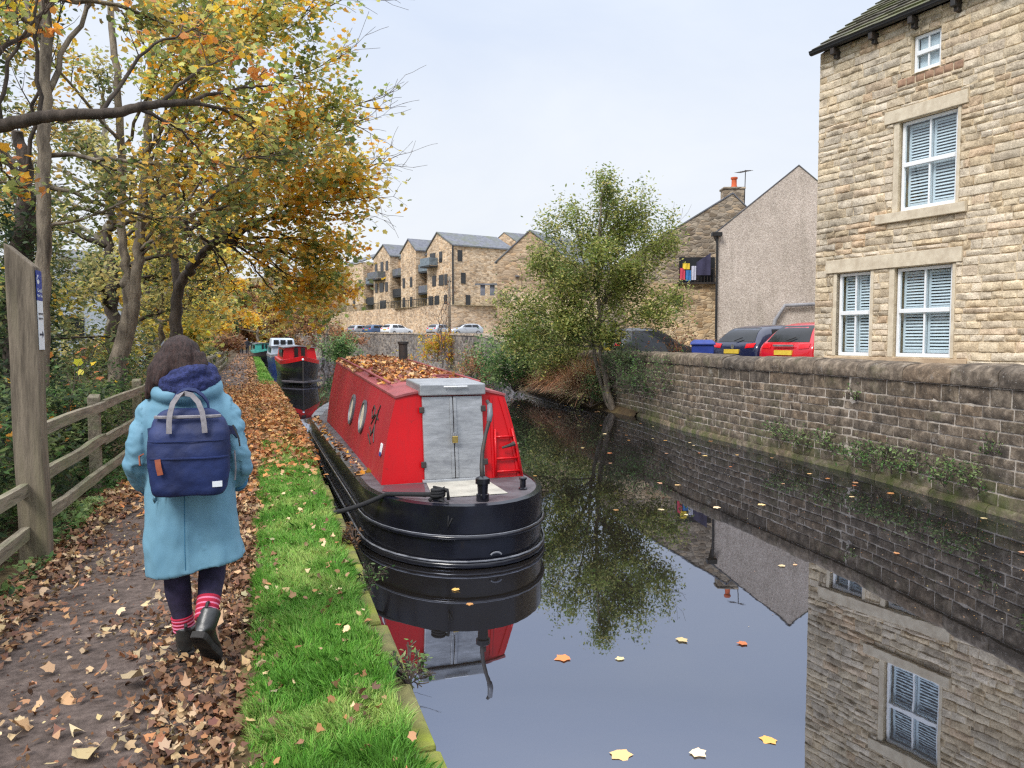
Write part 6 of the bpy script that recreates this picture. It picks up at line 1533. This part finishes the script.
# ------------------------------------------------------------------ grass on the verge
def grass(n, y0, y1, h, w, x0=-.2, x1=.53, pow_=1.0, dens=None):
    y = y0+(y1-y0)*rng.random(n)**pow_; x = rng.uniform(x0, x1, n)
    edge = x0+.10+.07*np.array([noise.noise((0,v*1.4,3)) for v in y])
    k = (x > edge) & (x < x1-.05*np.array([abs(noise.noise((4,v*2.3,1))) for v in y])*2)
    if dens is not None: k &= np.array([dens(a, b_) for a, b_ in zip(x, y)])
    x, y = x[k], y[k]; n = len(x)
    tuft = np.array([noise.noise((a*7, b_*7, 1)) for a, b_ in zip(x, y)]); H = h*(1+.55*tuft)*rng.uniform(.5,1.25,n)
    z = .045*np.sin(np.clip((x+.1)/.7,0,1)*PI); lean_a = rng.uniform(0,2*PI,n)*.5+tuft*4; le = H*rng.uniform(.2,.95,n)
    lx = np.cos(lean_a)*le+np.where(x > .46, .2*H, 0); ly = np.sin(lean_a)*le
    z = np.where(x > .53, z-.02, z)
    sa = rng.uniform(0,PI,n); sx_, sy = np.cos(sa)*w, np.sin(sa)*w
    xb = x+np.array([bend(v) for v in y])
    p0 = np.column_stack([xb,y,z]); s_ = np.column_stack([sx_,sy,np.zeros(n)])
    p1 = p0+np.column_stack([lx*.35,ly*.35,H*.6]); p2 = p0+np.column_stack([lx,ly,H*(1-.35*(le/H)**2)])
    V = np.stack([p0-s_, p0+s_, p1+s_*.75, p2, p1-s_*.75], 1).reshape(-1,3)
    c = leaf_cols(n, PAL_GRASS, np.column_stack([x*2,y*2,z]), None, .5, .18)
    return V, c
def patch(a, b_): return noise.noise((a*2.2,b_*.8,8))+.25 > -.6+max(0,(b_-7.3))*.2
parts = [grass(64000,2.3,5.2,.075,.0022,pow_=1.1), grass(46000,5.0,9.5,.075,.003,dens=patch), grass(9000,9,16,.08,.005,dens=patch), grass(14000,27,75,.12,.018,x0=-.02), grass(2500,15,29,.09,.007,dens=lambda a,b_: a > .42)]
o = npobj('grass', np.vstack([p[0] for p in parts]), 5, leaf_mat('grass_blade', .5, .3), None, np.vstack([p[1] for p in parts])); tag(o, 'bright green grass on the verge between path and canal', None, None, 'stuff')
# ------------------------------------------------------------------ fallen leaves
def litter(n, fx_, fy_, size, pal, zf, tm=MAPLE, up=.45, curl=.35, keep=None, zj=.015):
    x = fx_(n); y = fy_(n); 
    if keep is not None: k = np.array([keep(a,b_) for a,b_ in zip(x,y)]); x, y = x[k], y[k]
    n = len(x); xb = x+np.array([bend(v) for v in y]); z = np.array([zf(a,b_) for a,b_ in zip(x,y)])+np.abs(rng.normal(size=n))*zj+.006
    P = np.column_stack([xb,y,z]); nr = np.tile([0,0,1.0],(n,1)); return leaf_verts(P, size, tm, up, curl, nr), leaf_cols(n, pal, np.column_stack([x*3,y*3,z]), None, .25, .2)
Z0 = lambda x, y: .012*math.sin(y*1.3+x*2)+.012
ZV = lambda x, y: .03+.045*math.sin(max(0,min(1,(x+.1)/.7))*PI)
U = lambda a, b_: (lambda n: rng.uniform(a,b_,n)); Gs = lambda m, s: (lambda n: rng.normal(m,s,n))
onpath = lambda x, y: -1.65 < x < .02
sparse = lambda x, y: onpath(x,y) and random.random() < .13+.85*max(0, noise.noise((x*2.4,y*1.6,5))+.25-.45*math.exp(-((x+.95)/.3)**2))
L_ = [litter(3400, U(-1.65,-.1), U(2.3,9), .025, PAL_FALL*.85, Z0, keep=sparse, zj=.008, curl=.8), litter(3400, U(-1.65,-.1), U(2.3,9), .028, PAL_FALL*.75, Z0, tm=OVAL*1.0, keep=sparse, zj=.006, curl=.6),
      litter(2600, Gs(-.3,.15), U(2.3,9), .028, PAL_FALL*.68, Z0, keep=onpath, curl=.9, zj=.02), litter(1500, Gs(-1.48,.12), U(3.6,9), .032, PAL_FALL*.72, Z0, keep=onpath, curl=.6),
      litter(9000, U(-1.65,-.02), U(2.3,8), .011, PAL_FALL*.7, Z0, keep=sparse, zj=.003, curl=.5),
      litter(700, Gs(-.17,.07), U(2.3,8), .026, PAL_FALL*.7, ZV, zj=.01, curl=.6)]
L_ = [(v.reshape(-1,12 if len(v)//12*12 == len(v) and len(c)*12 == len(v) else 6,3), c) for v, c in L_]
L_ = [((np.repeat(v,2,axis=1) if v.shape[1] == 6 else v), c) for v, c in L_]
def mid6(v): w = v.copy(); w[:,1::2] = (v[:,1::2]+np.roll(v,-1,axis=1)[:,1::2])/2; return w
L_[1] = (mid6(L_[1][0]), L_[1][1]); L_ = [(v.reshape(-1,3), c) for v, c in L_]
o = npobj('fallen_leaves', np.vstack([l[0] for l in L_]), 12, DRY, None, np.vstack([l[1] for l in L_])); tag(o, 'brown and tan fallen leaves scattered over the near towpath', None, None, 'stuff')
L_ = [litter(15000, U(-1.6,.05), U(7.4,30), .043, PAL_BRIGHTFALL*.95, Z0, keep=lambda x,y: random.random() < min(1,(y-7)/3+ (x > -.45)*.6)*(1 if y < 21 else max(.12,1-(y-21)/8+(x > -.5)*.4)), zj=.02), litter(6500, U(-.05,.62), U(8.6,29), .047, PAL_BRIGHTFALL, ZV, keep=lambda x,y: random.random() < min(1,(y-8.3)/6), zj=.03),
      litter(900, U(-1.6,.0), U(28,95), .07, PAL_BROWN, Z0, zj=.01), litter(1500, Gs(-.1,.2), U(28,80), .07, PAL_BROWN, Z0, zj=.01), litter(300, U(-.1,.5), U(2.4,9), .026, PAL_FALL, ZV, zj=.03, curl=.5)]
o = npobj('leaf_carpet', np.vstack([l[0] for l in L_]), 12, DRY, None, np.vstack([l[1] for l in L_])); tag(o, 'carpet of orange brown leaves covering the towpath and verge further on', None, None, 'stuff')
# leaves lying on the narrowboat's roof and side deck
P = []; 
for k in range(2600):
    y = C0+.75+(C1-C0-.8)*random.random()**.8; u = random.uniform(-1,1); bw, tw, z1 = cab(y)
    if noise.noise((u*1.5,y*1.3,2)) > -.15-.12*(y-3): P.append(Lb((u*(tw+.01), y, z1+crown(u)+.02+abs(random.gauss(0,.012)))))
for k in range(190):
    y = random.uniform(1.8,8); P.append(Lb((-.83+random.gauss(0,.04), y, DK+sheer(y)+.02)))
P = np.array([tuple(p) for p in P]); o = npobj('roof_leaves', leaf_verts(P, .042, MAPLE, .45, .45, np.tile([0,0,1.0],(len(P),1))), 12, DRY, None, leaf_cols(len(P), np.vstack([PAL_BRIGHTFALL,PAL_FALL,PAL_AUT[[1,2]]*.8]), None, None, .2, .2)); tag(o, 'autumn leaves lying thick on the narrowboat roof and side deck', None, None, 'stuff')
# larger pale leaves lying singly on the path
def single_leaf(name, label, cat, P, size, pal, group, curl=.3, up=.15):
    for i, p in enumerate(P):
        V = leaf_verts(np.array([[0,0,0.]]), size*random.uniform(.8,1.25), MAPLE, up, curl, np.array([[0,0,1.0]]))
        me_o = npobj(name, V, 12, DRY, None, leaf_cols(1, pal)); me_o.location = p; tag(me_o, label, cat, group)
bigs = [(-.98,3.5),(-.86,3.75),(-1.02,4.1),(-.62,3.85),(-.7,3.2),(-.85,4.9),(-.38,3.1),(-.6,4.6),(-1.25,4.6),(-.3,4.5),(-.52,2.95),(-1.2,5.3),(-.75,5.6),(-.2,3.5),(-.95,2.9)]
single_leaf('fallen_leaf', 'large pale curled leaf lying singly on the dark towpath', 'leaf', [(x,y,.03) for x, y in bigs], .056, PAL_FALL[[3,7,1,3]]*.9, 'large pale leaves on the near towpath', .8, .35)
# leaves floating on the canal
FL = [(2.02,4.18),(2.53,4.34),(2.88,4.16),(4.33,5.52),(4.41,7.5),(1.36,5.76),(1.55,3.2),(1.9,3.1),(2.3,3.1),(1.7,4.3)]
n0 = len(FL)
while len(FL) < 110:
    y = 2.8+random.random()**1.6*26; x = random.uniform(.9, fW(6+y)[0].x-.15 if False else 7.4+.06*y)
    wlx = np.interp(y, [c[1] for c in WALL[:9]], [c[0] for c in WALL[:9]])-.25
    x = random.uniform(.8, wlx) if random.random() < .35 else wlx-abs(random.gauss(0,1.6))
    if x < .8 or (x < 2.85 and 6.0 < y < 16.8) or (y < 5.5 and x < 6 and random.random() < .75): continue
    FL.append((x, y))
single_leaf('floating_leaf', 'yellow or orange leaf floating flat on the dark canal water', 'leaf', [(x,y,WZ+.006) for x, y in FL], .05, PAL_FLOAT, 'leaves floating on the canal', .06, .02)

# fine debris drifting on the water, thickest below the wall
q = 2600; yy = 3+rng.random(q)**1.4*30; wx = np.interp(yy, [c[1] for c in WALL[:9]], [c[0] for c in WALL[:9]])-.1
xx = wx-np.abs(rng.normal(0,1.3,q)); kk = (xx > .8) & ~((xx < 2.85) & (yy > 6) & (yy < 16.8)); P = np.column_stack([xx, yy, np.full(q, WZ+.004)])[kk]
o = npobj('water_specks', leaf_verts(P, .007, RHOMB, .05, .02, np.tile([0,0,1.0],(len(P),1))), 4, DRY, None, leaf_cols(len(P), np.vstack([PAL_FLOAT,PAL_FALL]))); tag(o, 'tiny pale specks of debris drifting on the dark water below the wall', None, None, 'stuff')
